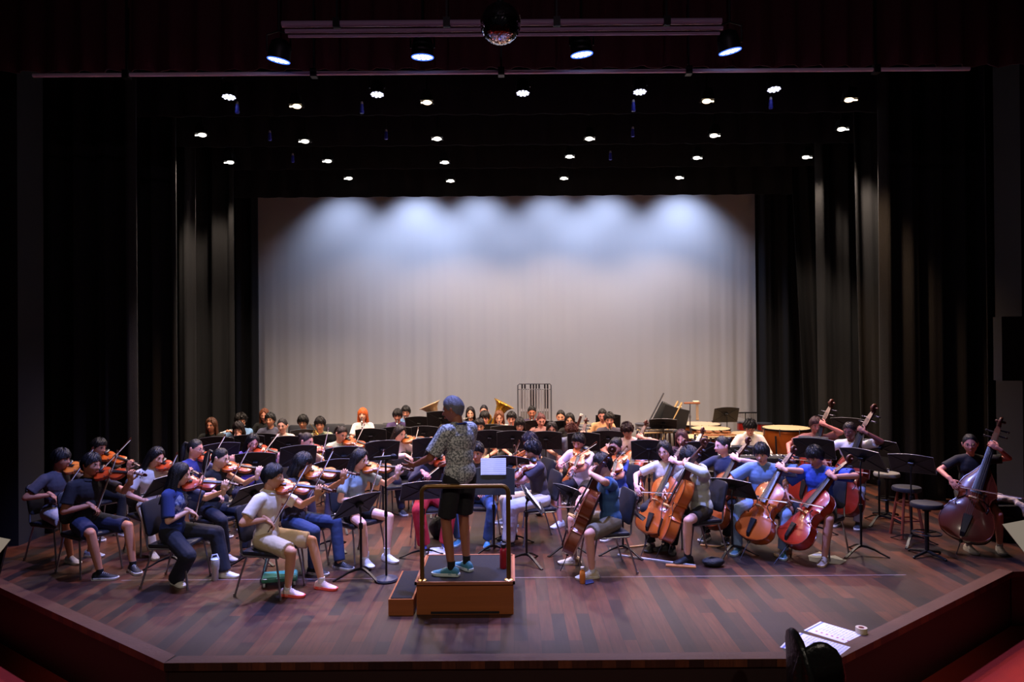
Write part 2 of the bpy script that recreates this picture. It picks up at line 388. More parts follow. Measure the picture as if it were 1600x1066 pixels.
# ============================================================ music stand (faces +Y player side is -Y ... player looks along +Y)
def make_stand(h, tilt=22, base='legs'):
    out = []; t = math.radians(tilt)
    R = np.array(Matrix.Rotation(-t, 3, 'X'))      # top leans away from the player (+Y)
    W, H = .25, .165
    mb = MB(); n = 14; rings = []
    ol = [(-W,-H),(W,-H)]+[(W-2*W*i/n, H-.028+.028*math.sin(math.pi*i/n)) for i in range(n+1)]
    rings = [[(x,y,z) for x,z in ol] for y in (-.002,.004)]
    vs, fs = loftd(rings); mb.add(vs@R.T+V(0,0,h), fs)
    # lip
    vs2 = MB(); vs2.box((0,-.022,-H), (2*W,.045,.004)); vs2.box((0,-.044,-H+.006), (2*W,.004,.016)); mb.add(vs2.v[0]@R.T+V(0,0,h), [(0,1,3,2),(4,6,7,5),(0,4,5,1),(2,3,7,6),(0,2,6,4),(1,5,7,3)]); mb.add(vs2.v[1]@R.T+V(0,0,h), [(0,1,3,2),(4,6,7,5),(0,4,5,1),(2,3,7,6),(0,2,6,4),(1,5,7,3)])
    # pressed X stiffeners on the back (seen from behind)
    def bar(a, b, wd):
        a, b = V(a[0],.007,a[1]), V(b[0],.007,b[1]); d = b-a; L = np.linalg.norm(d); d = d/L; s = np.cross(d,(0,1,0))
        v = []
        for e in (a,b):
            for q, y in ((-wd,.0),(-wd*.3,.004),(wd*.3,.004),(wd,.0)): v.append(e+s*q+V(0,y,0))
        v = np.array(v)@R.T+V(0,0,h); return v, [(0,1,5,4),(1,2,6,5),(2,3,7,6),(0,4,7,3),(0,3,2,1),(4,5,6,7)]
    mr = MB()
    for a, b in (((-W+.02,H-.04),(-.03,0)),((W-.02,H-.04),(.03,0)),((-W+.02,-H+.02),(-.03,0)),((W-.02,-H+.02),(.03,0))):
        v, f = bar(a,b,.010); mr.add(v,f)
    rim = MB(); rim.tube([V(x,.004,z)@R.T+V(0,0,h) for x,z in ol], .004, 5, closed=True)
    out.append(A('desk', mb, DESK, [('stiffener', mr.mesh('stiffener', DESK, 0)), ('rim', rim.mesh('rim', mat('rim_highlight_paint',(104,104,112),.35,.2)))]))  # rim colour lightened to paint in the highlight along the desk edges
    mb = MB(); mb.box(V(0,.03,0)+V(0,0,h), (.07,.05,.06), R=R, bev=.008); mb.tube([(0,.03,h),(0,.05,h-.07)], .012, 8); out.append(A('bracket', mb, BLKM))
    mb = MB(); mb.tube([(0,.05,h-.05),(0,.05,.55)], .009, 8); mb.tube([(0,.05,.56),(0,.05,.10)], .0135, 10); out.append(A('pole', mb, BLKM))
    mb = MB(); mb.lathe([(.022,-.03),(.022,.03)], (0,.05,.56), n=12); out.append(A('clamp', mb, BLKM))
    for k in range(3):
        a = math.radians(90+120*k); d = V(math.cos(a), math.sin(a), 0)
        mb = MB(); pts = []; 
        c = V(0,.05,0)
        s = np.cross(d,(0,0,1)); rings = []
        for u, z, wd, th in ((0,.105,.014,.03),(.06,.10,.014,.024),(.14,.075,.014,.018),(.22,.035,.014,.014),(.285,.008,.016,.012),(.30,.006,.014,.010)):
            p = c+d*u+V(0,0,z); rings.append([p+s*wd+V(0,0,-th/2+.001), p+s*wd+V(0,0,th/2), p-s*wd+V(0,0,th/2), p-s*wd+V(0,0,-th/2+.001)])
        mb.loft(rings); out.append(A('leg', mb, BLKM, smooth=50))
    return out
STANDS = {}
def stand_asset(h, tilt):
    k = (round(h,2), tilt)
    if k not in STANDS: STANDS[k] = make_stand(h, tilt)
    return STANDS[k]
# ============================================================ bowed strings
OUT = [(0,.0),(.008,.030),(.03,.058),(.07,.083),(.12,.097),(.19,.104),(.27,.101),(.34,.090),(.375,.083),(.395,.086),(.41,.074),(.45,.061),(.51,.0555),(.57,.0575),(.61,.067),(.625,.078),(.645,.073),(.69,.075),(.76,.0825),(.83,.083),(.89,.075),(.94,.058),(.975,.036),(.992,.020),(1,.010)]
OUTB = [(0,.0),(.008,.030),(.03,.060),(.07,.086),(.13,.100),(.20,.105),(.28,.102),(.35,.092),(.39,.084),(.41,.086),(.43,.076),(.48,.064),(.53,.060),(.58,.062),(.62,.070),(.635,.078),(.66,.074),(.72,.070),(.78,.062),(.84,.048),(.90,.034),(.95,.024),(.985,.018),(1,.014)]
def varnish(name, rgb):
    return mat(name, rgb, .28, bump=.03, bscale=14, var=.35, vscale=3.5, coat=.6, stretch=(1,.25,1))
def make_fiddle(L, body, ribs, wscale, varn, outline=OUT, neck=None, chin=False, endpin=0.0, bridge_h=.033):
    """origin at the lower end of the body, +Y towards the scroll, +Z out of the top plate"""
    s = body; out = []; wk = s*wscale/.355
    K = 9; rings = []
    for t, wd in outline:
        wd = max(wd, .002)*wk; y = t*s; e = math.sin(math.pi*min(max(t,0.02),.98))**.5
        arch = .045*s*e; top = [(wd*(1-2*i/(K-1)), y, ribs/2+arch*(1-(1-2*i/(K-1))**2)**.8) for i in range(K)]
        bot = [(-wd*(1-2*i/(K-1)), y, -ribs/2-arch*.8*(1-(1-2*i/(K-1))**2)**.8) for i in range(K)]
        rings.append(top+bot)
    mb = MB(); mb.loft(rings); 
    # edge bead
    subs = []
    bead = MB()
    for zz in (ribs/2, -ribs/2):
        pts = [(wd*wk*1.02, t*s, zz) for t, wd in outline]+[(-wd*wk*1.02, t*s, zz) for t, wd in reversed(outline)]
        bead.tube(pts, s*.0075, 5, closed=True)
    edge_m = mat('edge_varnish', (96,38,16), .3, coat=.5)
    fhs = []
    for sg in (-1,1):
        fh = MB(); fhs.append(fh)
        pts = []
        for t in np.linspace(0,1,12):
            y = s*(.40+.22*t); x = sg*s*(.165-.055*t+.028*math.sin((t-.5)*2*math.pi)*-1)*wscale
            wloc = np.interp(y/s, [q[0] for q in outline], [q[1] for q in outline])*wk
            z = ribs/2+.045*s*(math.sin(math.pi*y/s)**.5)*(max(0,1-(x/wloc)**2))**.8
            pts.append((x,y,z+.0008))
        fh.tube(pts, [s*.012]+[s*.006]*10+[s*.012], 6)
    out.append(('body', mb.mesh('body', varn, 50), [('edge', bead.mesh('edge', edge_m)), ('f_hole', fhs[0].mesh('f_hole', EBONY)), ('f_hole', fhs[1].mesh('f_hole', EBONY))]))
    zt = ribs/2+.045*s
    nl = neck or (L-s)           # neck + scroll
    y0 = s; yn = s+nl*.55
    back = s*.055
    mb = MB()                     # neck and pegbox
    rings = []
    for y, hw, zt_, zb in ((y0-.02*s,.034*s,ribs/2+.03*s,-ribs/2),(y0+.05*s,.034*s,ribs/2+.03*s,ribs/2-.06*s),(yn,.032*s,ribs/2+.035*s,ribs/2-.03*s),(yn+.04*s,.036*s,ribs/2+.02*s,ribs/2-.05*s),(yn+.18*s,.03*s,ribs/2-.02*s,ribs/2-.085*s),(yn+.26*s,.022*s,ribs/2-.05*s,ribs/2-.1*s)):
        rings.append([(hw,y,zt_),(hw*.9,y,(zt_+zb)/2),(hw*.45,y,zb),(-hw*.45,y,zb),(-hw*.9,y,(zt_+zb)/2),(-hw,y,zt_)])
    mb.loft(rings)
    pts = []; rr = []
    cy, cz = yn+.31*s, ribs/2-.06*s
    for i in range(26):
        a = math.radians(-100+i*27)*-1; r = s*.062*(1-i/30)
        pts.append((0, cy+r*math.cos(a+2.2), cz+r*math.sin(a+2.2))); rr.append(s*(.024-.0005*i))
    sc = MB(); sc.tube(pts, rr, 8); sc.cap((-.045*s,cy,cz),(.045*s,cy,cz),.018*s,.018*s)
    nv = mat('neck_varnish', (78,34,22), .45, coat=.1); out.append(('neck', mb.mesh('neck', nv, 50), [('scroll', sc.mesh('scroll', nv, 60))]))
    mb = MB(); rings = []
    for y, hw, zz in ((s*.60, .060*s, zt+.045*s),(y0,.045*s,ribs/2+.055*s),(yn,.036*s,ribs/2+.042*s)):
        rings.append([(hw,y,zz-.014*s),(hw,y,zz),(0,y,zz+.012*s),(-hw,y,zz),(-hw,y,zz-.014*s)])
    mb.loft(rings); out.append(('fingerboard', mb.mesh('fingerboard', EBONY, 30)))
    mb = MB(); rings = []
    for y, hw, zz in ((.03*s,.025*s,zt*.8),(.08*s,.032*s,zt+.015*s),(.30*s,.055*s,zt+.04*s),(.31*s,.05*s,zt+.04*s)):
        rings.append([(hw,y,zz-.02*s),(hw*.8,y,zz),(-hw*.8,y,zz),(-hw,y,zz-.02*s)])
    mb.loft(rings); out.append(('tailpiece', mb.mesh('tailpiece', EBONY, 30)))
    zb = zt+bridge_h
    mb = MB(); mb.prism([(-.062*s,-.0),(-.045*s,0),(-.02*s,.35*bridge_h),(.02*s,.35*bridge_h),(.045*s,0),(.062*s,0),(.055*s,.8*bridge_h),(.03*s,bridge_h),(-.03*s,bridge_h),(-.055*s,.85*bridge_h)], -.008*s, .008*s, R=np.array([[1,0,0],[0,0,-1],[0,1,0]]), c=(0,.52*s,zt-.004))
    out.append(('bridge', mb.mesh('bridge', mat('maple',(205,165,110),.5), 20)))
    mb = MB()
    for x in (-.04,-.013,.013,.04):
        mb.tube([(x*s*.7,.30*s,zt+.045*s),(x*s,.52*s,zb),(x*s*.55,yn,ribs/2+.05*s),(x*s*.4,yn+.13*s,ribs/2-.0*s)], max(.0008,.0018*s), 4)
    out.append(('strings', mb.mesh('strings', STR)))
    for i in range(4):
        sg = 1 if i%2 else -1; y = yn+(.06+.045*i)*s; z = ribs/2-(.02+.018*i)*s
        mb = MB(); mb.cap((-sg*.03*s,y,z),(sg*.10*s,y,z),.010*s,.012*s,8); mb.ell((sg*.115*s,y,z),(.018*s,.014*s,.03*s),n=8,k=6); out.append(('peg', mb.mesh('peg', EBONY if not endpin > .2 else GREYM)))
    if chin:
        mb = MB(); mb.ell((-.045,.035,zt+.012),(.052,.038,.012)); mb.cap((-.03,.0,-ribs/2),(-.03,.0,zt),.006,.006,8); out.append(('chin_rest', mb.mesh('chin_rest', EBONY)))
    if endpin:
        mb = MB(); mb.tube([(0,.02,0),(0,-.03,0)], .016*s/.75, 10); mb.tube([(0,0,0),(0,-endpin,0)], .005, 8); out.append(('endpin', mb.mesh('endpin', GREYM)))
    return out
VIO = [make_fiddle(.60,.356,.032,1,varnish('violin_varnish', c), chin=True) for c in ((196,92,28),(176,62,24),(206,120,50))]
VLA = make_fiddle(.67,.41,.038,1,varnish('viola_varnish',(170,84,34)), chin=True)
CEL = [make_fiddle(1.22,.76,.115,1.0,varnish('cello_varnish', c), endpin=.34, bridge_h=.085) for c in ((150,66,20),(174,82,26),(148,38,18),(112,50,22))]
BAS = [make_fiddle(1.50,.93,.17,1.0,varnish('bass_varnish', c), outline=OUTB, endpin=.22, bridge_h=.13) for c in ((122,30,18),(88,34,18),(84,26,14))]
def make_bow(L=.74, r=.0042):
    mb = MB(); pts = [(0,L*t,.012+.012*(2*t-1)**2*1.2) for t in np.linspace(0,1,9)]
    mb.tube(pts, [r*1.25]+[r]*5+[r*.8]*3, 6); mb.prism([(L-.012,-.006),(L+.012,.010),(L+.016,.028),(L-.01,.03)], -.004,.004, R=np.array([[0,0,1],[1,0,0],[0,1,0]]))
    hb = MB(); hb.box((0,(L+.03)/2,.001),(.010,L-.05,.0022))
    fb = MB(); fb.box((0,.05,.012),(.012,.045,.02),bev=.003); fb.cap((0,-.02,.026),(0,0,.026),.0055,.0055,8)
    return [('stick', mb.mesh('stick', BOWW)), ('hair_ribbon', hb.mesh('hair_ribbon', BOWH,0)), ('frog', fb.mesh('frog', EBONY))]
BOW = make_bow(); CBOW = make_bow(.71,.0052)
# ============================================================ winds
def make_clarinet():
    mb = MB(); mb.lathe([(.008,0),(.013,.06),(.0135,.12),(.014,.55),(.017,.60),(.035,.66),(.036,.665),(.02,.66)], n=14); 
    kb = MB()
    for i in range(9):
        z = .16+i*.048; kb.ell((0,.015,z),(.009,.004,.009),n=8,k=5); kb.tube([(.010,.008,z),(.012,.010,z+.04)],.0022,5)
    mp = MB(); mp.lathe([(.012,.085),(.0155,.10),(.0155,.115),(.012,.13)],n=12)
    return [('tube', mb.mesh('tube', EBONY)), ('keywork', kb.mesh('keywork', SILVER)), ('ligature', mp.mesh('ligature', SILVER))]
CLAR = make_clarinet()
def make_flute():
    mb = MB(); mb.tube([(0,0,0),(0,0,.67)], .0095, 10); mb.ell((0,.008,.06),(.012,.006,.016),n=10,k=6)
    kb = MB()
    for i in range(12): kb.ell((0,.012,.2+i*.034),(.009,.004,.009),n=8,k=5)
    return [('tube', mb.mesh('tube', SILVER)), ('keywork', kb.mesh('keywork', SILVER))]
FLUTE = make_flute()
def ringpts(c, r, A, n=28, a0=0, a1=360): 
    x, y = np.array(A[0],float), np.array(A[1],float); return [np.array(c)+r*(x*math.cos(math.radians(a))+y*math.sin(math.radians(a))) for a in np.linspace(a0,a1,n)]
def make_horn():
    out = []; mb = MB()
    for r, z in ((.13,0),(.115,.015),(.10,-.012),(.085,.02)): mb.tube(ringpts((0,0,z),r,((1,0,0),(0,1,0)),30), .0075, 8)
    mb.tube([(-.13,.02,0),(-.10,.14,0),(.03,.20,0),(.10,.25,.0)], .006, 8); out.append(('tubing', mb.mesh('tubing', BRASS)))
    b = MB(); x, y, z = frame((.45,-.9,.1)); b.lathe([(.012,-.10),(.022,-.02),(.035,.06),(.06,.11),(.11,.145),(.152,.155),(.150,.158),(.10,.148),(.05,.10),(.02,0)], (.02,-.08,0), A=(x,y,z), n=26); out.append(('bell', b.mesh('bell', BRASS)))
    v = MB()
    for i in range(3): v.lathe([(.018,-.03),(.018,.03)], (-.04+.04*i,.02,.0), n=12)
    out.append(('valves', v.mesh('valves', SILVER))); return out
HORN = make_horn()
def make_tuba(metal):
    out = []; b = MB()
    b.lathe([(.035,0),(.045,.12),(.062,.28),(.085,.40),(.12,.50),(.175,.565),(.215,.585),(.213,.592),(.17,.575),(.11,.51),(.07,.40),(.04,.2)], (.10,0,.38), n=30); out.append(('bell', b.mesh('bell', metal)))
    t = MB(); pts = [(.10,0,.40)]+[(.10,0,.15)]+[tuple(p) for p in ringpts((0,0,.12),.10,((1,0,0),(0,0,1)),10,0,-180)]+[(-.12,0,.4),(-.12,0,.55)]+[tuple(p) for p in ringpts((-.06,.02,.58),.06,((1,0,0),(0,0,1)),8,180,0)]+[(0,.03,.3),(.0,.03,.2)]
    t.tube(pts, [.040]*2+[.045]*10+[.034]*2+[.026]*8+[.02]*2, 10); out.append(('branch', t.mesh('branch', metal)))
    v = MB()
    for i in range(4): v.lathe([(.018,-.09),(.018,.09),(.008,.09),(.008,.13)], (-.045+.035*i,.075,.38), n=10)
    out.append(('valves', v.mesh('valves', metal)))
    l = MB(); l.tube(ringpts((-.02,.08,.3),.07,((1,0,0),(0,0,1)),20), .009, 8); l.tube([(0,.09,.55),(-.03,.14,.62),(-.09,.19,.62)], .008, 8); out.append(('tubing', l.mesh('tubing', metal)))
    return out
# ============================================================ people
def skull(D):
    x, y, z = D[:,0], D[:,1], D[:,2]; t = np.clip(-z,0,1)
    P = np.stack([.075*x*(1-.30*t**1.6), np.where(y>0, .092*y*(1-.04*t), .098*y*(1-.42*t)), .118*z],1)
    P[:,1] += np.where((y>0)&(z<0), .012*t*y, 0)
    return P
def face_bumps(P, D):
    x, z = P[:,0], P[:,2]; fr = np.clip(D[:,1]*1.4,0,1)
    g = lambda cx, cz, sx, sz: np.exp(-((x-cx)/sx)**2-((z-cz)/sz)**2)
    P[:,1] += fr*(.012*g(0,.004,.009,.026)+.026*g(0,-.022,.012,.013)+.008*g(.011,-.027,.008,.008)+.008*g(-.011,-.027,.008,.008)
        -.010*g(.031,.008,.016,.012)-.010*g(-.031,.008,.016,.012)+.004*g(.03,.028,.022,.008)+.004*g(-.03,.028,.022,.008)
        +.008*g(0,-.056,.022,.009)-.003*g(0,-.073,.02,.006)+.008*g(0,-.093,.02,.014)+.004*g(.042,-.02,.018,.02)+.004*g(-.042,-.02,.018,.02))
    return P
def head_mesh(mb, Rm, c, fs):
    T = lambda P: P@Rm.T+c
    NA, NE = 48, 32
    az = np.arange(NA)*2*math.pi/NA; warp = az-.35*np.sin(az)      # denser at the face
    rings = []
    for j in range(NE+1):
        el = -math.pi/2+math.pi*j/NE; el = min(max(el,-1.56),1.56)
        D = np.stack([np.sin(warp)*math.cos(el), np.cos(warp)*math.cos(el), np.full(NA, math.sin(el))],1)
        rings.append(T(face_bumps(skull(D), D)*fs))
    mb.loft([list(r)[::-1] for r in rings], 0)
    A_ = Rm.T
    E = lambda p, r, m, n=10, k=6: mb.ell(T(np.array([p])*fs)[0], np.array(r)*fs, A_, n, k, m)
    for s in (-1,1):
        E((s*.031,.080,.008),(.0125,.008,.0062),1); E((s*.031,.0868,.008),(.0058,.0025,.0058),2)
        E((s*.032,.0865,.0275),(.018,.004,.0032),3); E((s*.032,.0845,.0148),(.014,.004,.0016),3)
        E((s*.077,-.008,-.004),(.008,.018,.030),0); E((s*.083,-.012,.006),(.006,.014,.018),0)
    E((0,.0985,-.0515),(.020,.005,.0038),4); E((0,.098,-.0595),(.017,.0055,.0048),4)
def hair_mesh(style, Rm, c, fs, hm, seed=0):
    rg = np.random.RandomState(seed); ph = rg.rand(4)*6; T = lambda P: (np.asarray(P,float)*fs)@Rm.T+c
    key = {'short':((0,26),(35,24),(62,8),(78,-6),(100,-8),(120,-28),(180,-44)),
           'crop':((0,36),(35,33),(60,18),(75,6),(100,0),(120,-22),(180,-38)),
           'fringe':((0,17),(38,14),(60,2),(80,-14),(100,-16),(120,-32),(180,-46)),
           'long':((0,44),(25,30),(50,8),(75,-25),(100,-35),(120,-40),(180,-46)),
           'bangs':((0,17),(35,14),(55,-6),(75,-28),(100,-38),(120,-42),(180,-46)),
           'tied':((0,42),(35,32),(60,14),(76,4),(100,2),(120,-26),(180,-40))}
    base = {'short':'short','crop':'crop','fringe':'fringe','curly':'short','wavy':'fringe','long':'long','bob':'bangs','bangs':'bangs','pony':'tied','bun':'tied','wavylong':'long'}[style]
    ks = key[base]; th = {'curly':.034,'wavy':.028,'fringe':.024,'short':.022,'crop':.013,'tied':.009,'long':.016,'bangs':.020}.get(style, {'tied':.009,'long':.016,'bangs':.02}.get(base,.02))
    NA, NV = 56, 14; rings_o = []; rings_i = []
    az = np.arange(NA)*2*math.pi/NA; aa = np.degrees(np.minimum(az, 2*math.pi-az)); lo = np.interp(aa, [q[0] for q in ks], [q[1] for q in ks])
    lo = lo+rg.randn(NA)*1.5
    for j in range(NV+1):
        el = np.radians(lo+(89.5-lo)*(j/NV)); D = np.stack([np.sin(az)*np.cos(el), np.cos(az)*np.cos(el), np.sin(el)],1); P = skull(D)
        wob = 1+.16*np.sin(az*17+ph[0]+j*.5)+.1*np.sin(az*7+ph[1]-j*.9)
        if style in ('curly','wavy','wavylong'): wob = wob+.45*np.sin(az*11+j*1.7+ph[2])*np.cos(j*1.9+az*3)
        tt = th*(.55+.45*min(1,j/4))*wob
        rings_o.append(P+D*tt[:,None]); rings_i.append(P-D*.006)
    mb = MB(); R_ = [T(r) for r in ([rings_i[0]]+rings_o)]
    # inner cap then outer shell
    inner = [T(r) for r in reversed(rings_i)]
    mb.loft([list(r)[::-1] for r in inner+[T(r) for r in rings_o]])
    if style in ('long','bob','bangs','wavylong','pony') and style != 'pony':
        L = {'long':.30,'bob':.13,'bangs':.27,'wavylong':.33}[style]
        NB, NR = 36, 10; A0 = 62 if style != 'long' else 68
        az = np.radians(np.linspace(A0, 360-A0, NB)); go = []; gi = []
        for j in range(NR+1):
            t = j/NR; z = .01-(L+.02)*t; flare = 1.0+.10*math.sin(t*2.5); ww = .090*flare; wy = .098*(1+.05*t); yo = -.012-.022*t
            wv = (.010*np.sin(az*13+ph[0]+t*(3 if style!='wavylong' else 11)))*(t*.8+.2)
            o_ = np.stack([np.sin(az)*(ww+wv), np.cos(az)*(wy+wv)+yo, np.full(NB,z)+.015*np.cos(az*5)*t],1); i_ = np.stack([np.sin(az)*(ww-.030), np.cos(az)*(wy-.030)+yo, np.full(NB,z)],1)
            go.append(o_); gi.append(i_)
        rings = []
        for j in range(NR+1): rings.append(np.concatenate([T(go[j]), T(gi[j])[::-1]]))
        mb.loft([list(r) for r in rings])
    if style == 'pony':
        p = [(0,-.10,.05),(0,-.135,.055),(0,-.155,.01),(0,-.15,-.07),(.01,-.14,-.15),(0,-.135,-.21)]
        mb.tube([T([q])[0] for q in p], [.018*fs,.024*fs,.034*fs,.036*fs,.028*fs,.008*fs], 12)
    if style == 'bun': mb.ell(T([(0,-.105,.06)])[0], (.038*fs,.034*fs,.038*fs), None, 14, 9, 0, .03, seed)
    return mb.mesh('hair', hm, 60)
def hand(mb, wrist, d, pn, side, curl=50, k=1.0, spread=1.0):
    d = nrm(d); pn = nrm(pn-d*np.dot(pn,d)); lat = np.cross(d,pn)*(1 if side > 0 else -1)     # towards the thumb
    A_ = np.array([lat, d, pn])
    mb.ell(wrist+d*.048*k, (.041*k,.054*k,.018*k), A_, 12, 8); mb.cap(wrist-d*.03*k, wrist+d*.03*k, .026*k,.027*k, 10)
    for i, (o, Ls) in enumerate(((.030,.070),(.010,.079),(-.010,.073),(-.029,.057))):
        p = wrist+d*(.086 if i in (1,2) else .080)*k+lat*o*k; cu = math.radians(curl*(.35+.06*i)); sp = math.radians((5-4*i)*spread)
        dd = nrm(d*math.cos(sp)+lat*math.sin(sp)); ang = cu; r = (.0092,.0093,.0088,.0078)[i]*k
        for q, fr in enumerate((.44,.32,.26)):
            e = dd*math.cos(ang)+pn*math.sin(ang); n_ = p+e*Ls*fr*k; mb.cap(p, n_, r, r*.9, 8); p = n_; r *= .92; ang += math.radians(curl*(.85 if q == 0 else .6))
    p = wrist+d*.025*k+lat*.030*k; tc = math.radians(min(curl,70)*.5)
    e1 = nrm(lat*.75+d*.65+pn*.35); q = p+e1*.038*k; mb.cap(p,q,.0125*k,.0105*k,8)
    e2 = nrm(lat*.25+d*.85+pn*(.35+math.sin(tc)*.6)); q2 = q+e2*.030*k; mb.cap(q,q2,.0102*k,.0095*k,8); mb.cap(q2,q2+nrm(e2+pn*.3)*.022*k,.0095*k,.008*k,8)
def ik(a, b, l1, l2, pole):
    a, b = np.array(a,float), np.array(b,float); v = b-a; dist = np.linalg.norm(v); u = v/dist
    if dist > (l1+l2)*.985: dist = (l1+l2)*.985; b = a+u*dist
    if dist < abs(l1-l2)+.05: dist = abs(l1-l2)+.05; b = a+u*dist
    x = (l1*l1-l2*l2+dist*dist)/(2*dist); h = math.sqrt(max(l1*l1-x*x,0)); p = np.array(pole,float); p = p-u*np.dot(p,u); p = nrm(p)
    return a+u*x+p*h, b
def shoe_mesh(ank, fd, k, rgb, solergb, kind='sneaker'):
    fd = nrm([fd[0],fd[1],0]); sd = np.cross(fd,(0,0,1)); o = V(ank[0],ank[1],0)
    up = MB(); rings = []
    for y, w_, h in ((-.078,.018,.060),(-.070,.032,.078),(-.04,.037,.095),(0,.038,.098),(.035,.038,.088),(.08,.044,.066),(.125,.047,.052),(.165,.040,.042),(.188,.022,.034)):
        rings.append([o+fd*y*k+sd*w_*k*math.cos(a)+V(0,0,.018+ (h-.018)*max(0,math.sin(a))**.8*k - (.006 if math.sin(a)<0 else 0)) for a in np.arange(14)*2*math.pi/14])
    up.loft(rings); so = MB(); ol = []
    for y, w_ in ((-.085,.012),(-.078,.028),(-.04,.037),(.02,.037),(.08,.045),(.13,.048),(.17,.040),(.194,.018)): ol.append((w_,y))
    ol2 = ol+[(-w_,y) for w_, y in reversed(ol)]; hs = .030 if kind == 'sneaker' else .018
    rings = [[o+fd*y*k*q+sd*x*k*q+V(0,0,z) for x,y in ol2] for z, q in ((.001,.97),(.006,1.0),(hs-.004,1.02),(hs,.99))]
    so.loft(rings)
    if kind == 'sneaker':        # laces across the tongue
        la = MB()
        for j in range(4): 
            y = .035+.018*j; z = .083-.009*j; la.tube([o+fd*y*k-sd*.02*k+V(0,0,z-.008),o+fd*y*k+V(0,0,z+.006),o+fd*y*k+sd*.02*k+V(0,0,z-.008)], .003, 5)
    else: la = None
    return up.mesh('shoe', mat('shoe_upper', rgb, .7, bump=.2, bscale=60, var=.15), 60), so.mesh('sole', mat('shoe_sole', solergb, .6), 40), (la.mesh('laces', mat('laces',(210,210,210),.8)) if la else None)
LIP = {}
def P(px, py, pose, face, label, tg, k=.95, top=('tee',(40,40,44)), bot=('trousers',(30,30,36)), hair=('short',(18,16,18)), skin=(224,172,140),
      shoe=((60,60,66),(220,220,222)), lean=6, twist=0, head=(0,-8,0), inst=None, hands=None, glasses=False, feet=None, chair='black', fem=False,
      side=0, hz=None, D=None, opts=None, sock=None, hood=False, collar=False, seed=0, shirtmat=None, poles=None, headdx=0):
    opts = opts or {}
    th = math.pi+math.radians(face)
    stand = pose == 'stand'
    hz_ = hz if hz else (.555 if pose == 'sit' else .93*k)
    H = V(0,0,hz_); L = math.radians(lean); tw = math.radians(twist); S = math.radians(side)
    s = nrm([math.sin(S), math.sin(L), math.cos(L)*math.cos(S)]); r = V(math.cos(tw), math.sin(tw), 0); r = nrm(r-s*np.dot(r,s)); fw = np.cross(s,r)
    B = .90 if fem else 1.0                   # build width
    N = H+s*.46*k; A_ = np.array([r,fw,s])
    yw, pt, rl = [math.radians(q) for q in head]
    Rh = rotm((0,0,1),yw)@rotm((1,0,0),pt)@rotm((0,1,0),-rl)
    fs = (k*.5+.5)*1.05
    Hc = N+s*.065*k+V(headdx,0,0)+Rh@V(0,.022,.095)*fs
    shR = N-s*.045*k+r*.165*B*k; shL = N-s*.045*k-r*.165*B*k
    # ---------------- world placement from the head top seen in the photograph
    topz = (Hc+Rh@V(0,0,.135)*fs)
    if D is None: w_ = at_h(px, py, topz[2]+opts.get('floor',0))
    else:
        w_ = at_d(px, py, D)
        if pose == 'stand' or hz: pass
    c_, s_ = math.cos(th), math.sin(th)
    base = V(w_[0]-(c_*topz[0]-s_*topz[1]), w_[1]-(s_*topz[0]+c_*topz[1]), opts.get('floor',0))
    M = Matrix.Translation(Vector(base)) @ Matrix.Rotation(th, 4, 'Z'); Dp = base[1]
    vox = .0085 if Dp < 9 else (.011 if Dp < 11.5 else .013); hv = .0042 if Dp < 9.3 else .0052
    # ---------------- instruments fix the hand targets
    up = V(0,0,1); gr = None; gl = None; placed = []
    EP = N+V(0,0,0)
    if inst and inst[0] in ('violin','viola'):
        o = dict(az=38, drop=4, bow=50, cf=.55, swing=0, v=0, roll=22); o.update(inst[1] if len(inst) > 1 else {})
        a = math.radians(o['az']); d = nrm([-math.sin(a), math.cos(a), -math.tan(math.radians(o['drop']))])
        n0 = nrm(np.cross(np.cross(d,up),d)); X = np.cross(d,n0); ro = math.radians(o['roll']); n = nrm(n0*math.cos(ro)+X*math.sin(ro)); X = np.cross(d,n)
        V0 = N+V(-.075,.035,.055)*k+V(*o.get('off',(0,0,0)))
        sc = 1.0 if inst[0] == 'violin' else 1.12
        body = .356 if sc == 1 else .41
        asset = VIO[o['v']%3] if sc == 1 else VLA
        g = V0+d*(body+.085*sc)+n*.018
        gl = dict(grip=g, wrist=g+X*.048-n*.075-d*.01, dir=n*.9-X*.25+d*.1, pn=-X*1.0-n*.3, curl=62)
        ct = V0+d*body*.62+n*.062
        b = math.radians(o['bow']); w1 = np.cross(n0,d); w1 = rotm(n0, math.radians(o['swing']))@w1; u = nrm(w1*math.cos(b)+n0*math.sin(b))
        gr_ = ct-u*o['cf']*.74; placed.append((asset, 'violin' if sc == 1 else 'viola', V0, X, d, n)); bowc = (ct,u,BOW,.74,o['cf'])
        hd = nrm(nrm(gr_-shR)*.6+V(-.5,.6,-.1)); gr = dict(grip=gr_, wrist=gr_-hd*.085+up*.02, dir=hd-up*.25, pn=-up*1.0+fw*-.1, curl=48)
    elif inst and inst[0] in ('cello','bass'):
        big = inst[0] == 'bass'
        o = dict(bot=(.06,.56,.20), top=(-.27,-.02,1.18), v=0, roll=-30, lh=.82, cf=.38, rise=-8, swing=0, bow=True)
        if big: o = dict(bot=(.16,.46,.17), top=(-.30,.06,1.52), v=0, roll=-24, lh=.86, cf=.36, rise=-8, swing=0, bow=True)
        o.update(inst[1] if len(inst) > 1 else {})
        Bt, Tp = V(*o['bot']), V(*o['top']); d = nrm(Tp-Bt); Lg = 1.22 if not big else 1.5; bd = .76 if not big else .93; rb = .115 if not big else .17
        n = V(0,1,.0); n = nrm(n-d*np.dot(n,d)); X = np.cross(d,n); ro = math.radians(o['roll']); n = nrm(n*math.cos(ro)+X*math.sin(ro)); X = np.cross(d,n)
        asset = (CEL if not big else BAS)[o['v']]; placed.append((asset, 'cello' if not big else 'double_bass', Bt, X, d, n))
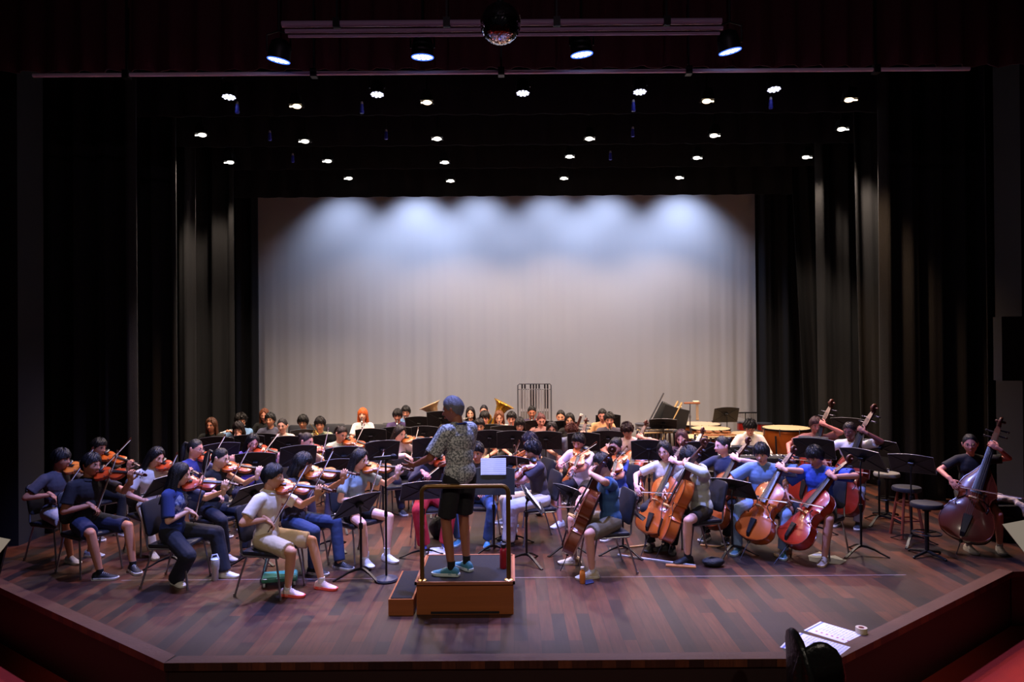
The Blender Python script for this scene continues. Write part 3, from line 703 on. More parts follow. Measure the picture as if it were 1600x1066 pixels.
        yg = bd+(Lg-bd)*.55*(o['lh']-.35)/.65; g = Bt+d*yg+n*(rb/2+.05*bd)
        gl = dict(grip=g, wrist=g+X*.075+n*.025-d*.02, dir=-X*.9+d*.25+n*.35, pn=-n*.9-X*.4, curl=70)
        ct = Bt+d*bd*.62+n*(rb/2+.045*bd+.085*bd/.76); u0 = nrm(X*1.0+V(0,0,math.tan(math.radians(-o['rise'])))); u0 = rotm(n, math.radians(o['swing']))@u0
        gr_ = ct-u0*o['cf']*.71; hd = nrm(V(-.35,.5,-.7)); 
        gr = dict(grip=gr_, wrist=gr_-hd*.085, dir=hd, pn=V(-.4,-.9,-.3), curl=45); bowc = (ct,u0,CBOW,.71,o['cf']) if o['bow'] else None
    elif inst and inst[0] in ('clarinet','flute','oboe'):
        o = dict(down=58, az=0); o.update(inst[1] if len(inst) > 1 else {})
        mth = Hc+Rh@V(0,.108,-.055)*fs
        if inst[0] == 'flute': d = nrm(Rh@V(.95,.12,-.22)); mth = mth-d*.06
        else: a = math.radians(o['down']); d = V(math.sin(math.radians(o['az']))*math.cos(a), math.cos(a), -math.sin(a))
        n = nrm(np.cross(np.cross(d,(fw if inst[0] == 'flute' else fw+up*.3)),d)); X = np.cross(n,d)
        placed.append((CLAR if inst[0] != 'flute' else FLUTE, inst[0], mth-d*(.03 if inst[0] != 'flute' else 0), X, n, d))
        if inst[0] == 'flute': g1, g2 = mth+d*.30, mth+d*.52
        else: g1, g2 = mth+d*.24, mth+d*.42
        gl = dict(grip=g1, wrist=g1+V(-.065,-.03,-.05), dir=V(.6,.35,.45), pn=V(.6,.2,-.4), curl=55)
        gr = dict(grip=g2, wrist=g2+V(.065,-.03,-.05), dir=V(-.6,.35,.45), pn=V(-.6,.2,-.4), curl=55); bowc = None
    elif inst and inst[0] == 'horn':
        o = dict(mouth=True); o.update(inst[1] if len(inst) > 1 else {})
        hc = (Hc+V(.03,.26,-.20)*k) if o['mouth'] else V(.04,.24,.74)
        x_, y_, z_ = nrm([-.3,.9,.1]), nrm([.3,.1,.9]), None; y_ = nrm(y_-x_*np.dot(x_,y_)); z_ = np.cross(x_,y_)
        placed.append((HORN,'french_horn',hc,-x_,y_,-z_)); g1 = hc+V(-.05,.02,.03); g2 = hc+V(.10,.0,-.05)
        gl = dict(grip=g1, wrist=g1+V(-.06,-.05,-.03), dir=V(.6,.5,.2), pn=V(.3,.0,-.9), curl=60)
        gr = dict(grip=g2, wrist=g2+V(.07,-.06,-.03), dir=V(-.6,.5,.2), pn=V(-.5,.3,.3), curl=45); bowc = None
    else:
        bowc = None
    if hands:
        for key_, q in hands.items():
            if q is None: continue
            g = V(*q[0]); d = nrm(V(*q[1])); dd = dict(grip=g, wrist=g-d*.085, dir=d, pn=V(*q[2]), curl=q[3] if len(q) > 3 else 35)
            if key_ == 'L': gl = dd
            else: gr = dd
    if gl is None: gl = dict(grip=V(-.12,.34,.66), wrist=V(-.14,.26,.665), dir=V(.25,.95,-.12), pn=V(0,0,-1), curl=30)
    if gr is None: gr = dict(grip=V(.12,.34,.66), wrist=V(.14,.26,.665), dir=V(-.25,.95,-.12), pn=V(0,0,-1), curl=30)
    ua, fa = .28*k, .255*k
    pR, pL = V(.75,-.25,-.75), V(-.55,-.1,-.9)
    if inst and inst[0] in ('cello','bass'): pR, pL = V(.8,-.2,-.25), V(-1,.15,.05)
    if poles: pR, pL = V(*poles[0]), V(*poles[1])
    eR, wR = ik(shR, gr['wrist'], ua, fa, pR); eL, wL = ik(shL, gl['wrist'], ua, fa, pL)
    # ---------------- legs
    fd = feet or (((.13,.40,0),8),((-.13,.40,0),-8))
    if stand and not feet: fd = (((.11,.02,0),10),((-.11,.0,0),-10))
    tl, sl = .43*k, .42*k; hips = (H+V(.088*B,0,-.02), H+V(-.088*B,0,-.02)); knees = []; anks = []; fdir = []
    for (f, fa_), h_ in zip(fd, hips):
        an = V(*f)+V(0,0,.09); kn, an2 = ik(h_, an, tl, sl, V(.25*np.sign(f[0]),1 if (stand or hz) else .25,.1 if (stand or hz) else 1)); knees.append(kn); anks.append(an2 if np.linalg.norm(an2-an) > .001 else an)
        a = math.radians(fa_); fdir.append(V(math.sin(a), math.cos(a), 0))
    # ---------------- body: one continuous skin
    def torso(m, i=0.0, hem=True, low=0.0):
        m.ell(H+s*.02, ((.150*B*1.02+i)*k,(.108+i)*k,(.115+i)*k), A_); m.ell(H+s*.17*k, ((.128*B+i)*k,(.098+i)*k,.16*k), A_)
        m.ell(H+s*.325*k, ((.152*B+i)*k,(.105+i)*k,.165*k), A_)
        if fem: 
            for q in (-1,1): m.ell(H+s*.31*k+r*q*.06+fw*.057, (.052+i*.6,.042+i*.6,.055), A_)
        m.cap(shL+r*.02, shR-r*.02, (.052+i)*k, (.052+i)*k)
        for q in (-1,1): m.cap(N-s*.01+r*q*.03, N-s*.045*k+r*q*.13*B, (.042+i*.8)*k, (.048+i*.9)*k)
    mb = MB(); torso(mb); mb.cap(N-s*.06, Hc+Rh@V(0,-.018,-.055)*fs, .056*k*B, .052*k*B)
    for sh, e, w_ in ((shR,eR,wR),(shL,eL,wL)):
        mb.cap(sh, e, .047*k*B, .039*k*B); md = e+(w_-e)*.35; mb.cap(e, md, .038*k*B, .037*k*B); mb.cap(md, w_, .037*k*B, .024*k)
    for h_, kn, an in zip(hips, knees, anks):
        mb.cap(h_, kn, .080*k, .054*k); md = kn+(an-kn)*.32; bk = np.cross(nrm(an-kn), V(1,0,0)); mb.cap(kn, md, .052*k, .052*k); mb.cap(md, an, .053*k, .034*k); mb.cap(an, an-V(0,0,.05), .034*k, .03*k)
    vs, fs_ = remesh(mb, vox, 3)
    bm_ = MB(); bm_.add(vs, fs_, 0)
    hk = .5*k+.5; hb = MB(); hand(hb, wR, gr['dir'], gr['pn'], 1, gr['curl'], hk); hand(hb, wL, gl['dir'], gl['pn'], -1, gl['curl'], hk)
    vs, fs_ = remesh(hb, hv, 1, .4); bm_.add(vs, fs_, 0)
    head_mesh(bm_, Rh, Hc, fs)
    SK = mat('skin', skin, .58, bump=.08, bscale=90, var=.06, vscale=14)
    hairm = mat('hair', tuple(int(c*.75) if max(hair[1])<60 else c for c in hair[1]), .42, bump=.5, bscale=120, var=.25, vscale=40, spec=.32)
    me = bm_.mesh('person', [SK, mat('eye_white',(235,232,228),.3), mat('iris',(30,18,14),.2), hairm, mat('lips',(176,92,84),.5)], 180)
    body = link('person', me, None, M); tag(body, label, 'person')
    link('hair', hair_mesh(hair[0], Rh, Hc, fs, hairm, seed), body)
    if glasses:
        g_ = MB()
        T = lambda p: Hc+Rh@(V(*p)*fs)
        for q in (-1,1):
            g_.tube([T((q*.032+.021*math.cos(t),.103,.006+.017*math.sin(t))) for t in np.arange(14)*2*math.pi/14], .0016, 5, closed=True)
            g_.tube([T((q*.053,.102,.010)),T((q*.082,.04,.012)),T((q*.082,-.015,.006))], .0015, 5)
        g_.tube([T((-.011,.104,.01)),T((.011,.104,.01))], .0015, 5); link('glasses', g_.mesh('glasses', mat('spectacle_frame',(50,40,60),.3)), body)
    # ---------------- shirt
    kind, rgb = top[0], top[1]; m = MB(); i = {'tee':.015,'polo':.014,'long':.016,'hoodie':.026,'tank':.008,'loose':.026}[kind]
    torso(m, i)
    m.cap(H+s*.02, H-s*.02+V(0,.02,0), (.15*B+i)*k*.9, (.15*B+i)*k*.85) if False else None
    nk = MB()
    if kind != 'tank':
        for sh, e, w_ in ((shR,eR,wR),(shL,eL,wL)):
            if kind in ('tee','polo','loose'):
                f_ = .72 if kind != 'loose' else .86; m.cap(sh, sh+(e-sh)*f_, (.050+i)*k*B, (.052+i*1.15)*k*B, flatb=True, n=14)
            else:
                m.cap(sh, e, (.047+i)*k*B, (.040+i)*k*B); m.cap(e, e+(w_-e)*.97, (.040+i)*k*B, (.026+i*.8)*k, flatb=True)
    vs, fs_ = remesh(m, vox*1.15, 2); sb = MB(); sb.add(vs, fs_)
    cm = shirtmat or cloth(rgb); so = link('shirt', sb.mesh('shirt', cm, 180), body)
    cx, cy, cz = frame(nrm(Hc-N)*.8+s*.2, fw)
    def collar_ring(rad, r0, up_, name, mt):
        q = MB(); q.tube([N+s*up_+cx*rad*math.cos(t)*1.0+cy*rad*math.sin(t) for t in np.arange(20)*2*math.pi/20], r0, 8, closed=True); link(name, q.mesh(name, mt), so)
    collar_ring(.064*k, .0075, .006, 'neckline', cm)
    if collar:
        q = MB(); c0 = N+s*.0; q.lathe([(.060,.0),(.064,.028),(.078,.010),(.088,-.004),(.084,-.006),(.066,.006)], c0+s*.008, A=(cx,cy,cz), n=20); link('collar', q.mesh('collar', cm), so)
    if hood or kind == 'hoodie':
        q = MB(); q.ell(N-fw*.075+s*.0, (.10,.055,.065), A_, noise=.03, seed=seed); q.tube([N+r*.08*math.cos(t)+fw*(.08*math.sin(t)-.02)+s*(.01+.02*-math.sin(t)) for t in np.radians(np.arange(-60,250,20))], .024, 8); link('hood', q.mesh('hood', cm), so)
    # ---------------- trousers, shorts or skirt
    kind, rgb = bot[0], bot[1]; m = MB(); j = {'trousers':.014,'jeans':.016,'baggy':.034,'shorts':.020,'longshorts':.026,'minishorts':.014}[kind]
    m.ell(H+s*.0, ((.150*B+j*.6)*k,(.108+j*.5)*k,.118*k), A_)
    for h_, kn, an in zip(hips, knees, anks):
        if 'shorts' in kind:
            f_ = {'shorts':.72,'longshorts':.90,'minishorts':.50}[kind]; m.cap(h_, h_+(kn-h_)*f_, (.082+j*.6)*k, (.082-.028*f_+j*1.25)*k, flatb=True, n=16)
        else:
            m.cap(h_, kn, (.082+j*.7)*k, (.056+j)*k); e_ = an+(kn-an)*.02-V(0,0,.01 if kind != 'baggy' else .03); m.cap(kn, e_, (.054+j)*k, (.042+j*1.3)*k, flatb=True, n=14)
    vs, fs_ = remesh(m, vox*1.15, 2); sb = MB(); sb.add(vs, fs_)
    nm = 'shorts' if 'shorts' in kind else 'trousers'; link(nm, sb.mesh(nm, cloth(rgb), 180), body)
    # ---------------- shoes and socks
    for an, f_ in zip(anks, fdir):
        zoff = an[2]-.09
        um, sm, lm = shoe_mesh(an, f_, .98*k, shoe[0], shoe[1], shoe[2] if len(shoe) > 2 else 'sneaker')
        mo = Matrix.Translation((0,0,max(0,zoff)))
        sh_ = link('shoe', um, body, mo); link('sole', sm, sh_)
        if lm and Dp < 9.5: link('laces', lm, sh_)
        if sock:
            q = MB(); q.cap(an-V(0,0,.02), an+V(0,0,sock[1]), .036*k, .0375*k+.02*max(0,sock[1]-.03), flatb=True, n=14); link('sock', q.mesh('sock', cloth(sock[0])), body)
    # ---------------- extras worn
    for ex in opts.get('worn', []): ex(body, dict(N=N,Hc=Hc,Rh=Rh,s=s,r=r,fw=fw,wL=wL,wR=wR,eL=eL,eR=eR,k=k))
    # ---------------- things held or sat on
    for asset, nm, o_, X, d, n in placed:
        ml = Mfr(o_, X, d, n); gname = {'violin':'violins held by players','viola':'violas held by players','cello':'cellos','double_bass':'double basses','clarinet':'clarinets','flute':'flutes','oboe':'oboes','french_horn':'french horns'}[nm]
        verb = {'violin':'amber brown violin','viola':'brown viola','cello':opts.get('ilabel','varnished brown cello'),'double_bass':opts.get('ilabel','dark red double bass'),'clarinet':'black clarinet','flute':'silver flute','oboe':'black oboe','french_horn':'brass french horn'}[nm]
        place(asset, nm, M@ml, f'{verb} held by {tg}', nm.replace('_',' '), gname)
    if bowc:
        ct, u, ba, BL, cf = bowc
        gp = wR+nrm(gr['dir'])*.085*hk+nrm(gr['pn'])*.03; uu = nrm(ct-gp); zz = nrm(up-uu*np.dot(uu,up))
        nn = placed[0][5]; zz = nrm(-(nn-uu*np.dot(uu,nn))); zz = -zz
        Xb = np.cross(uu,zz); place(ba, 'bow', M@Mfr(gp-uu*.04, Xb, uu, zz), f'slender bow in the right hand of {tg}', 'bow', 'bows of the string players')
    if pose == 'sit' and chair:
        place(CHAIR, 'stacking_chair', M@M4((0,.06,0)), f'black padded steel chair under {tg}', 'chair', 'chairs of the players')
    return dict(M=M, body=body, base=base, th=th)
# ============================================================ the orchestra
BK = (16,15,18); BRN = (52,30,20)
T_ = lambda s: 'the player in '+s
# ---- violins on the left
P(430,724, 'sit', 76, 'person in cream polo, khaki shorts and coral running shoes playing violin at front edge', T_('cream polo and khaki shorts'), .97,
  top=('polo',(226,214,196)), bot=('longshorts',(196,176,142)), hair=('short',BK), skin=(205,146,110), shoe=((236,206,204),(255,96,84)), collar=True, lean=3, twist=-4, head=(18,-8,8),
  inst=('violin',dict(az=20,drop=6,bow=62,swing=-50,cf=.62,v=0,roll=30)), feet=(((.10,.30,0),0),((-.17,.52,0),5)), sock=((225,225,225),.03), seed=1)
P(478,706, 'sit', 70, 'person with glasses in dark tee and blue jeans playing violin behind the cream polo player', T_('dark tee and blue jeans'), 1.0,
  top=('tee',(52,48,58)), bot=('jeans',(42,58,98)), hair=('bob',BK), skin=(190,134,104), shoe=((28,28,34),(190,190,190)), glasses=True, lean=6, head=(14,-14,6),
  inst=('violin',dict(az=28,drop=4,bow=60,swing=-45,cf=.6,v=2,roll=30)), feet=(((.12,.34,0),0),((-.14,.50,0),5)), seed=2)
prt = pattern('printed_tee', (40,56,116), (140,150,180), 24, .5, ((0,.12,.82),.13))
P(285,722, 'sit', 84, 'person in navy printed tee and black trousers playing violin beside steel tumbler', T_('navy printed tee'), .93, fem=True,
  top=('loose',(50,66,120)), bot=('baggy',(22,24,38)), hair=('long',BK), skin=(232,178,150), shoe=((226,222,214),(235,232,226)), lean=4, head=(20,-10,6), shirtmat=prt,
  inst=('violin',dict(az=18,drop=4,bow=82,swing=-40,cf=.5,v=1,roll=30)), feet=(((.08,.08,0),30),((-.20,.46,0),5)), seed=3)
P(349,699, 'sit', 62, 'person in black tank top, black trousers and white shoes playing violin behind navy printed tee', T_('black tank top'), .96, fem=True,
  top=('tank',(20,20,24)), bot=('trousers',(22,26,44)), hair=('pony',BK), skin=(236,184,160), shoe=((220,220,226),(230,230,235)), lean=6, head=(24,-14,8),
  inst=('violin',dict(az=34,drop=8,bow=60,swing=-30,cf=.6,v=0)), feet=(((.12,.36,0),0),((-.12,.42,0),0)), seed=4)
P(146,707, 'sit', 58, 'person in black polo, navy shorts and black sneakers playing violin at far left front', T_('black polo and navy shorts'), 1.0,
  top=('polo',(24,22,30)), bot=('longshorts',(26,32,66)), hair=('short',BK), skin=(186,124,94), shoe=((22,24,34),(226,226,230)), lean=2, head=(16,-6,6), collar=True,
  inst=('violin',dict(az=24,drop=0,bow=72,swing=-60,cf=.62,v=1,roll=30)), feet=(((.12,.48,0),-40),((-.22,.52,0),10)), sock=((22,22,26),.03), seed=5)
P(98,700, 'sit', 70, 'person in charcoal tee and grey shorts playing violin at the extreme left', T_('charcoal tee and grey shorts'), .97,
  top=('tee',(70,66,76)), bot=('longshorts',(176,168,170)), hair=('fringe',BK), skin=(180,116,84), shoe=((150,150,160),(210,210,210)), lean=4, head=(14,-6,4),
  inst=('violin',dict(az=22,drop=4,bow=58,swing=-40,cf=.62,v=2,roll=30)), seed=6)
P(158,684, 'sit', 56, 'person in black clothes playing violin in the dark behind the black polo player', T_('black at the dark left'), .96,
  top=('tee',(20,20,24)), bot=('trousers',(22,22,28)), hair=('short',BK), skin=(190,128,100), lean=6, head=(16,-10,8), inst=('violin',dict(az=26,drop=14,bow=50,swing=-20,v=0)), seed=7)
P(250,698, 'sit', 48, 'person in white tee and beige trousers playing violin behind a lone left music stand', T_('white tee and beige trousers'), .95, fem=True,
  top=('tee',(214,208,206)), bot=('trousers',(206,190,168)), hair=('long',BK), skin=(224,164,136), shoe=((230,230,230),(235,235,235)), lean=5, head=(20,-18,10),
  inst=('violin',dict(az=30,drop=10,bow=68,swing=-10,cf=.74,v=1)), seed=8)
P(308,685, 'sit', 68, 'person in navy and white raglan shirt with ponytail playing violin on the left', T_('navy and white raglan shirt'), .97, fem=True,
  top=('tee',(66,70,140)), bot=('trousers',(34,34,52)), hair=('pony',BK), skin=(214,150,130), glasses=True, lean=6, head=(16,-8,6), inst=('violin',dict(az=30,drop=6,bow=56,swing=-30,v=1)), seed=9)
P(398,677, 'sit', 22, 'person with glasses in violet long sleeves playing violin among the left stands', T_('violet long sleeves'), .95, fem=True,
  top=('long',(96,70,150)), bot=('trousers',(40,40,60)), hair=('long',BK), skin=(230,164,160), glasses=True, lean=6, head=(14,-18,8), inst=('violin',dict(az=48,drop=10,bow=40,v=1)), seed=10)
P(482,675, 'sit', 58, 'person in pale pink tee with tied hair playing violin left of centre', T_('pale pink tee with tied hair'), .96, fem=True,
  top=('tee',(232,204,212)), bot=('trousers',(60,50,70)), hair=('bun',(44,26,30)), skin=(226,156,140), lean=6, head=(14,-12,6), inst=('violin',dict(az=40,drop=8,bow=52,v=1)), seed=11)
P(538,666, 'sit', 24, 'person in pale green tee playing violin below the red haired clarinettist', T_('pale green tee'), .95, fem=True,
  top=('tee',(206,222,196)), bot=('trousers',(60,56,70)), hair=('pony',(40,24,22)), skin=(228,160,132), lean=8, head=(18,-20,10), inst=('violin',dict(az=58,drop=14,bow=48,v=0)), seed=12)
P(628,664, 'sit', 38, 'person with long hair in pale pink knit top playing violin behind the microphone', T_('pale pink knit top'), .97, fem=True,
  top=('long',(244,220,224)), bot=('trousers',(36,34,60)), hair=('long',(34,20,22)), skin=(236,172,152), lean=4, head=(10,-16,6), inst=('violin',dict(az=50,drop=2,bow=30,v=2,cf=.7)), seed=13)
P(566,700, 'sit', 50, 'person in grey blue tee, black shorts and white clogs playing violin behind an angled stand', T_('grey blue tee and black shorts'), .97, fem=True,
  top=('tee',(140,160,172)), bot=('minishorts',(24,24,30)), hair=('long',BK), skin=(236,182,164), shoe=((226,226,232),(236,236,240)), lean=4, head=(16,-12,6),
  inst=('violin',dict(az=34,drop=2,bow=55,swing=-10,cf=.7,v=2)), feet=(((.12,.36,0),15),((-.14,.42,0),0)), sock=((226,226,232),.06), seed=14)
P(680,694, 'sit', 14, 'person in dark top and red trousers playing violin left of the podium', T_('dark top and red trousers'), .95, fem=True,
  top=('long',(34,30,50)), bot=('baggy',(176,28,46)), hair=('long',BK), skin=(196,130,130), shoe=((70,80,170),(226,226,230)), lean=8, head=(10,-24,6), inst=('violin',dict(az=40,drop=8,bow=20,v=1)), seed=15)
P(693,663, 'sit', 8, 'person with dark hair half hidden behind the conductor\'s left shoulder', 'the half hidden player left of the conductor', .94, fem=True,
  top=('tee',(40,34,48)), bot=('trousers',(34,34,44)), hair=('long',(40,24,24)), skin=(232,162,140), lean=6, head=(6,-14,0), seed=16)
P(744,691, 'sit', -10, 'person in dark tee and blue jeans with teal shoes seated behind the conductor', T_('blue jeans with teal shoes'), .95,
  top=('tee',(44,40,54)), bot=('jeans',(58,82,130)), hair=('short',BK), skin=(214,150,124), shoe=((60,130,170),(170,200,220)), lean=8, head=(0,-20,0), seed=17,
  feet=(((.20,.30,0),12),((-.17,.34,0),-10)))
# ---- violas right of the podium
P(830,688, 'sit', -74, 'person in charcoal tee and baggy cream trousers playing viola right of the podium', T_('charcoal tee and cream trousers'), .99,
  top=('tee',(60,54,72)), bot=('baggy',(214,208,216)), hair=('wavy',(22,20,34)), skin=(206,150,150), shoe=((24,26,40),(60,60,66)), lean=8, head=(20,-16,10),
  inst=('viola',dict(az=4,drop=32,bow=52,swing=20,cf=.4,roll=-30)), feet=(((.16,.34,0),0),((-.10,.46,0),0)), seed=18)
P(826,676, 'sit', -66, 'person in dark top playing viola hidden behind the charcoal tee viola player', 'the hidden viola player behind charcoal tee', .95,
  top=('tee',(44,40,60)), bot=('trousers',(40,40,54)), hair=('wavy',(30,24,54)), skin=(206,150,150), lean=6, head=(20,-16,8), inst=('viola',dict(az=10,drop=20,bow=40)), seed=19)
P(903,677, 'sit', -36, 'person in white tee with blue print playing viola behind the blue tee cellist', T_('white tee with blue print'), .97,
  top=('tee',(222,206,232)), bot=('shorts',(30,30,46)), hair=('short',BK), skin=(206,140,132), shoe=((220,220,226),(235,235,235)), lean=10, head=(8,-22,6),
  inst=('viola',dict(az=14,drop=26,bow=32,cf=.45,roll=-10)), shirtmat=pattern('blue_print_tee',(222,206,232),(80,80,190),30,.45,((0,.13,.80),.07)), seed=20)
P(962,683, 'sit', -44, 'person in royal blue tee with tied hair playing viola behind the front cellist', T_('royal blue tee with tied hair'), .95, fem=True,
  top=('tee',(46,72,170)), bot=('jeans',(110,130,170)), hair=('pony',BK), skin=(224,164,160), lean=6, head=(14,-14,8), inst=('viola',dict(az=26,drop=24,bow=48,roll=0)), seed=21)
# ---- cellos
P(893,664, 'sit', 6, 'person with curly brown hair in grey blue tee playing cello behind the violas', T_('grey blue tee with curly hair'), .95,
  top=('tee',(132,140,168)), bot=('shorts',(200,190,190)), hair=('curly',(84,46,40)), skin=(222,160,140), lean=18, head=(-10,-34,0), inst=('cello',dict(v=1)), opts=dict(ilabel='orange cello'), seed=22)
P(978,661, 'sit', -8, 'person in pale pink tee with raised elbow playing cello in the middle', T_('pale pink tee with raised elbow'), .98,
  top=('tee',(236,208,214)), bot=('trousers',(60,50,60)), hair=('wavy',(52,30,34)), skin=(222,152,132), lean=12, head=(-6,-26,-6), inst=('cello',dict(v=1)), opts=dict(ilabel='amber cello'), seed=23)
P(937,707, 'sit', -78, 'person in blue tee, khaki shorts and tan sneakers playing cello nearest the podium', T_('blue tee and khaki shorts'), .98,
  top=('tee',(56,96,150)), bot=('longshorts',(112,104,88)), hair=('short',BK), skin=(216,160,140), shoe=((200,184,150),(225,215,190)), lean=5, head=(4,-12,-4), sock=((225,225,225),.10),
  inst=('cello',dict(v=3,roll=-28,bot=(.04,.48,.20),top=(-.14,.06,1.24),rise=-18,swing=-10)), feet=(((.27,.34,0),15),((-.24,.30,0),-4)), opts=dict(ilabel='dark brown cello'), seed=24)
P(1036,688, 'sit', -22, 'person with long black hair and glasses in white top playing cello behind the grey hoodie', T_('white top and glasses'), .97, fem=True,
  top=('tee',(222,222,230)), bot=('trousers',(24,24,32)), hair=('long',BK), skin=(232,182,178), glasses=True, lean=6, head=(-10,-10,-4), shoe=((30,30,36),(60,60,66)), inst=('cello',dict(v=1,bot=(.12,.58,.22),top=(-.20,-.02,1.20))), opts=dict(ilabel='orange cello'), seed=25)
P(1064,671, 'sit', -16, 'person with long brown hair in dark red tee playing cello right of centre', T_('dark red tee with brown hair'), .95, fem=True,
  top=('tee',(64,36,50)), bot=('trousers',(30,26,34)), hair=('long',(66,34,36)), skin=(228,158,150), lean=6, head=(-8,-18,0), inst=('cello',dict(v=2)), opts=dict(ilabel='brown cello'), seed=26)
P(1071,699, 'sit', -72, 'person in pale grey hoodie, black shorts and black sandals playing cello at front', T_('pale grey hoodie'), .97,
  top=('hoodie',(184,190,186)), bot=('shorts',(24,24,30)), hair=('wavy',(16,18,28)), skin=(222,168,150), shoe=((24,24,30),(40,40,46),'flat'), lean=8, head=(-4,-22,-8),
  inst=('cello',dict(v=1,roll=-24,bot=(.04,.48,.20),top=(-.15,.08,1.24))), feet=(((.27,.30,0),12),((-.24,.34,0),-4)), sock=((20,20,26),.09), opts=dict(ilabel='chestnut cello'), seed=27)
P(1127,680, 'sit', -34, 'person in navy tee with tied black hair playing cello and looking left', T_('navy tee looking left'), .97, fem=True,
  top=('tee',(34,42,74)), bot=('trousers',(30,30,40)), hair=('bun',BK), skin=(232,172,166), lean=4, head=(-40,-6,0), inst=('cello',dict(v=0)), opts=dict(ilabel='amber cello'), seed=28)
P(1187,692, 'sit', -28, 'person in steel blue tee and pale jeans playing cello behind the wide right stand', T_('steel blue tee and pale jeans'), .97,
  top=('loose',(96,124,172)), bot=('jeans',(120,146,190)), hair=('fringe',BK), skin=(212,154,134), shoe=((70,110,130),(170,190,200)), lean=6, head=(-4,-16,-4),
  inst=('cello',dict(v=1,bot=(.08,.58,.20),top=(-.32,.0,1.14))), feet=(((.24,.44,0),10),((-.26,.36,0),-8)), opts=dict(ilabel='amber cello'), seed=29)
P(1268,697, 'sit', -48, 'person in royal blue tee and black shorts playing cello at the front right', T_('royal blue tee and black shorts'), .99,
  top=('loose',(38,70,176)), bot=('shorts',(26,26,36)), hair=('fringe',BK), skin=(176,120,106), shoe=((170,150,140),(210,180,150)), lean=7, head=(-2,-24,-4),
  inst=('cello',dict(v=2,bot=(.08,.66,.20),top=(-.32,-.04,1.12))), feet=(((.26,.36,0),10),((-.22,.40,0),-8)), opts=dict(ilabel='red cello'), seed=30)
# ---- basses on the right
P(1275,652, 'perch', -30, 'person in striped top standing with a double bass beside the timpani', 'the bassist beside the timpani', .92, hz=.70, D=10.6,
  top=('tee',(130,78,78)), bot=('trousers',(40,40,50)), hair=('short',(60,34,40)), skin=(196,120,110), lean=10, head=(20,-12,0), inst=('bass',dict(v=0,bot=(.12,.42,.17),top=(-.22,-.06,1.56))), seed=31)
P(1326,668, 'perch', -36, 'person in white shirt perched behind a double bass at the right', 'the bassist in white shirt', .96, hz=.68, D=9.9,
  top=('tee',(210,210,226)), bot=('trousers',(160,160,186)), hair=('crop',(34,22,26)), skin=(112,64,62), lean=10, head=(-10,-14,0), inst=('bass',dict(v=0,bot=(.12,.44,.17),top=(-.30,.0,1.60))), opts=dict(ilabel='cherry red double bass'), seed=32)
P(1514,682, 'perch', -16, 'person with glasses in black tee perched with a large double bass at far right', 'the bassist with glasses at far right', .93, hz=.67, D=8.7, fem=True,
  top=('tee',(22,20,24)), bot=('shorts',(20,20,24)), hair=('bun',BK), skin=(214,140,116), glasses=True, shoe=((196,188,180),(210,206,200)), lean=8, head=(-14,-6,-4),
  feet=(((.10,.30,0),-14),((-.24,.24,0),4)), inst=('bass',dict(v=1,bot=(.22,.44,.16),top=(-.32,.0,1.44),cf=.3)), sock=((190,184,180),.03), seed=33)
# ---- keyboard
P(1172,656, 'sit', -14, 'person in cream hooded jacket seated at the electric keyboard', 'the keyboard player', .97,
  top=('hoodie',(226,214,200)), bot=('trousers',(60,60,70)), hair=('wavy',BK), skin=(214,140,116), glasses=True, lean=6, head=(0,-22,0), seed=34, hands=dict(L=((-.22,.46,.74),(.1,.95,-.2),(0,0,-1),30),R=((.22,.46,.74),(-.1,.95,-.2),(0,0,-1),30)))
# ---- winds and brass at the back
P(330,652, 'sit', 6, 'person with parted brown hair in black tee sitting far left of the back rows', T_('black tee with parted brown hair'), .97, top=('tee',(30,32,30)), hair=('wavylong',(78,44,26)), skin=(212,142,112), head=(-6,-4,0), seed=35)
P(372,658, 'sit', 18, 'person in olive tee with chin on hand left of centre back row', T_('olive tee'), .95, fem=True, top=('tee',(170,164,124)), hair=('bob',(34,22,22)), skin=(230,166,140), head=(-10,-14,0), lean=14,
  hands=dict(R=((.0,.27,1.03),(-.3,.2,.9),(0,-1,0),60)), seed=36)
P(377,651, 'sit', 26, 'person with curly hair in light blue tee playing flute behind the olive tee', T_('light blue tee with curly hair'), .98, D=12.9, hz=.54, top=('tee',(120,160,206)), hair=('curly',(30,24,24)), skin=(200,140,112), head=(10,-10,0), inst=('flute',), seed=37)
P(413,640, 'sit', 10, 'person with wavy auburn hair in black tee at the left edge of the backdrop', T_('black tee with auburn hair'), .98, fem=True, D=13.8, top=('tee',(20,22,22)), hair=('wavylong',(110,60,38)), skin=(222,150,124), seed=38)
P(422,645, 'sit', 14, 'person with fringe in slate grey tee in the back row', T_('slate grey tee'), .98, D=12.9, top=('tee',(84,86,110)), hair=('short',BK), skin=(220,154,122), head=(-14,-4,0), seed=39)
P(441,653, 'sit', 14, 'person in white tee with hair tied back holding a french horn in lap', T_('white tee with horn in lap'), .97, fem=True, D=12.0, top=('tee',(240,222,214)), hair=('bun',(32,22,24)), skin=(236,176,156), head=(-12,-6,0), inst=('horn',dict(mouth=False)), seed=40)
P(473,648, 'sit', 4, 'person with bowl haircut in teal tee in the back row', T_('teal tee'), .96, top=('tee',(44,96,124)), hair=('fringe',BK), skin=(216,150,118), head=(0,-10,0), seed=41)
P(500,651, 'sit', 10, 'person in camouflage tee playing french horn', T_('camouflage tee'), .96, top=('tee',(120,130,110)), shirtmat=pattern('camouflage',(168,176,150),(64,80,62),14,.5), hair=('fringe',(26,18,22)), skin=(232,164,136), head=(0,-8,0), inst=('horn',), seed=42)
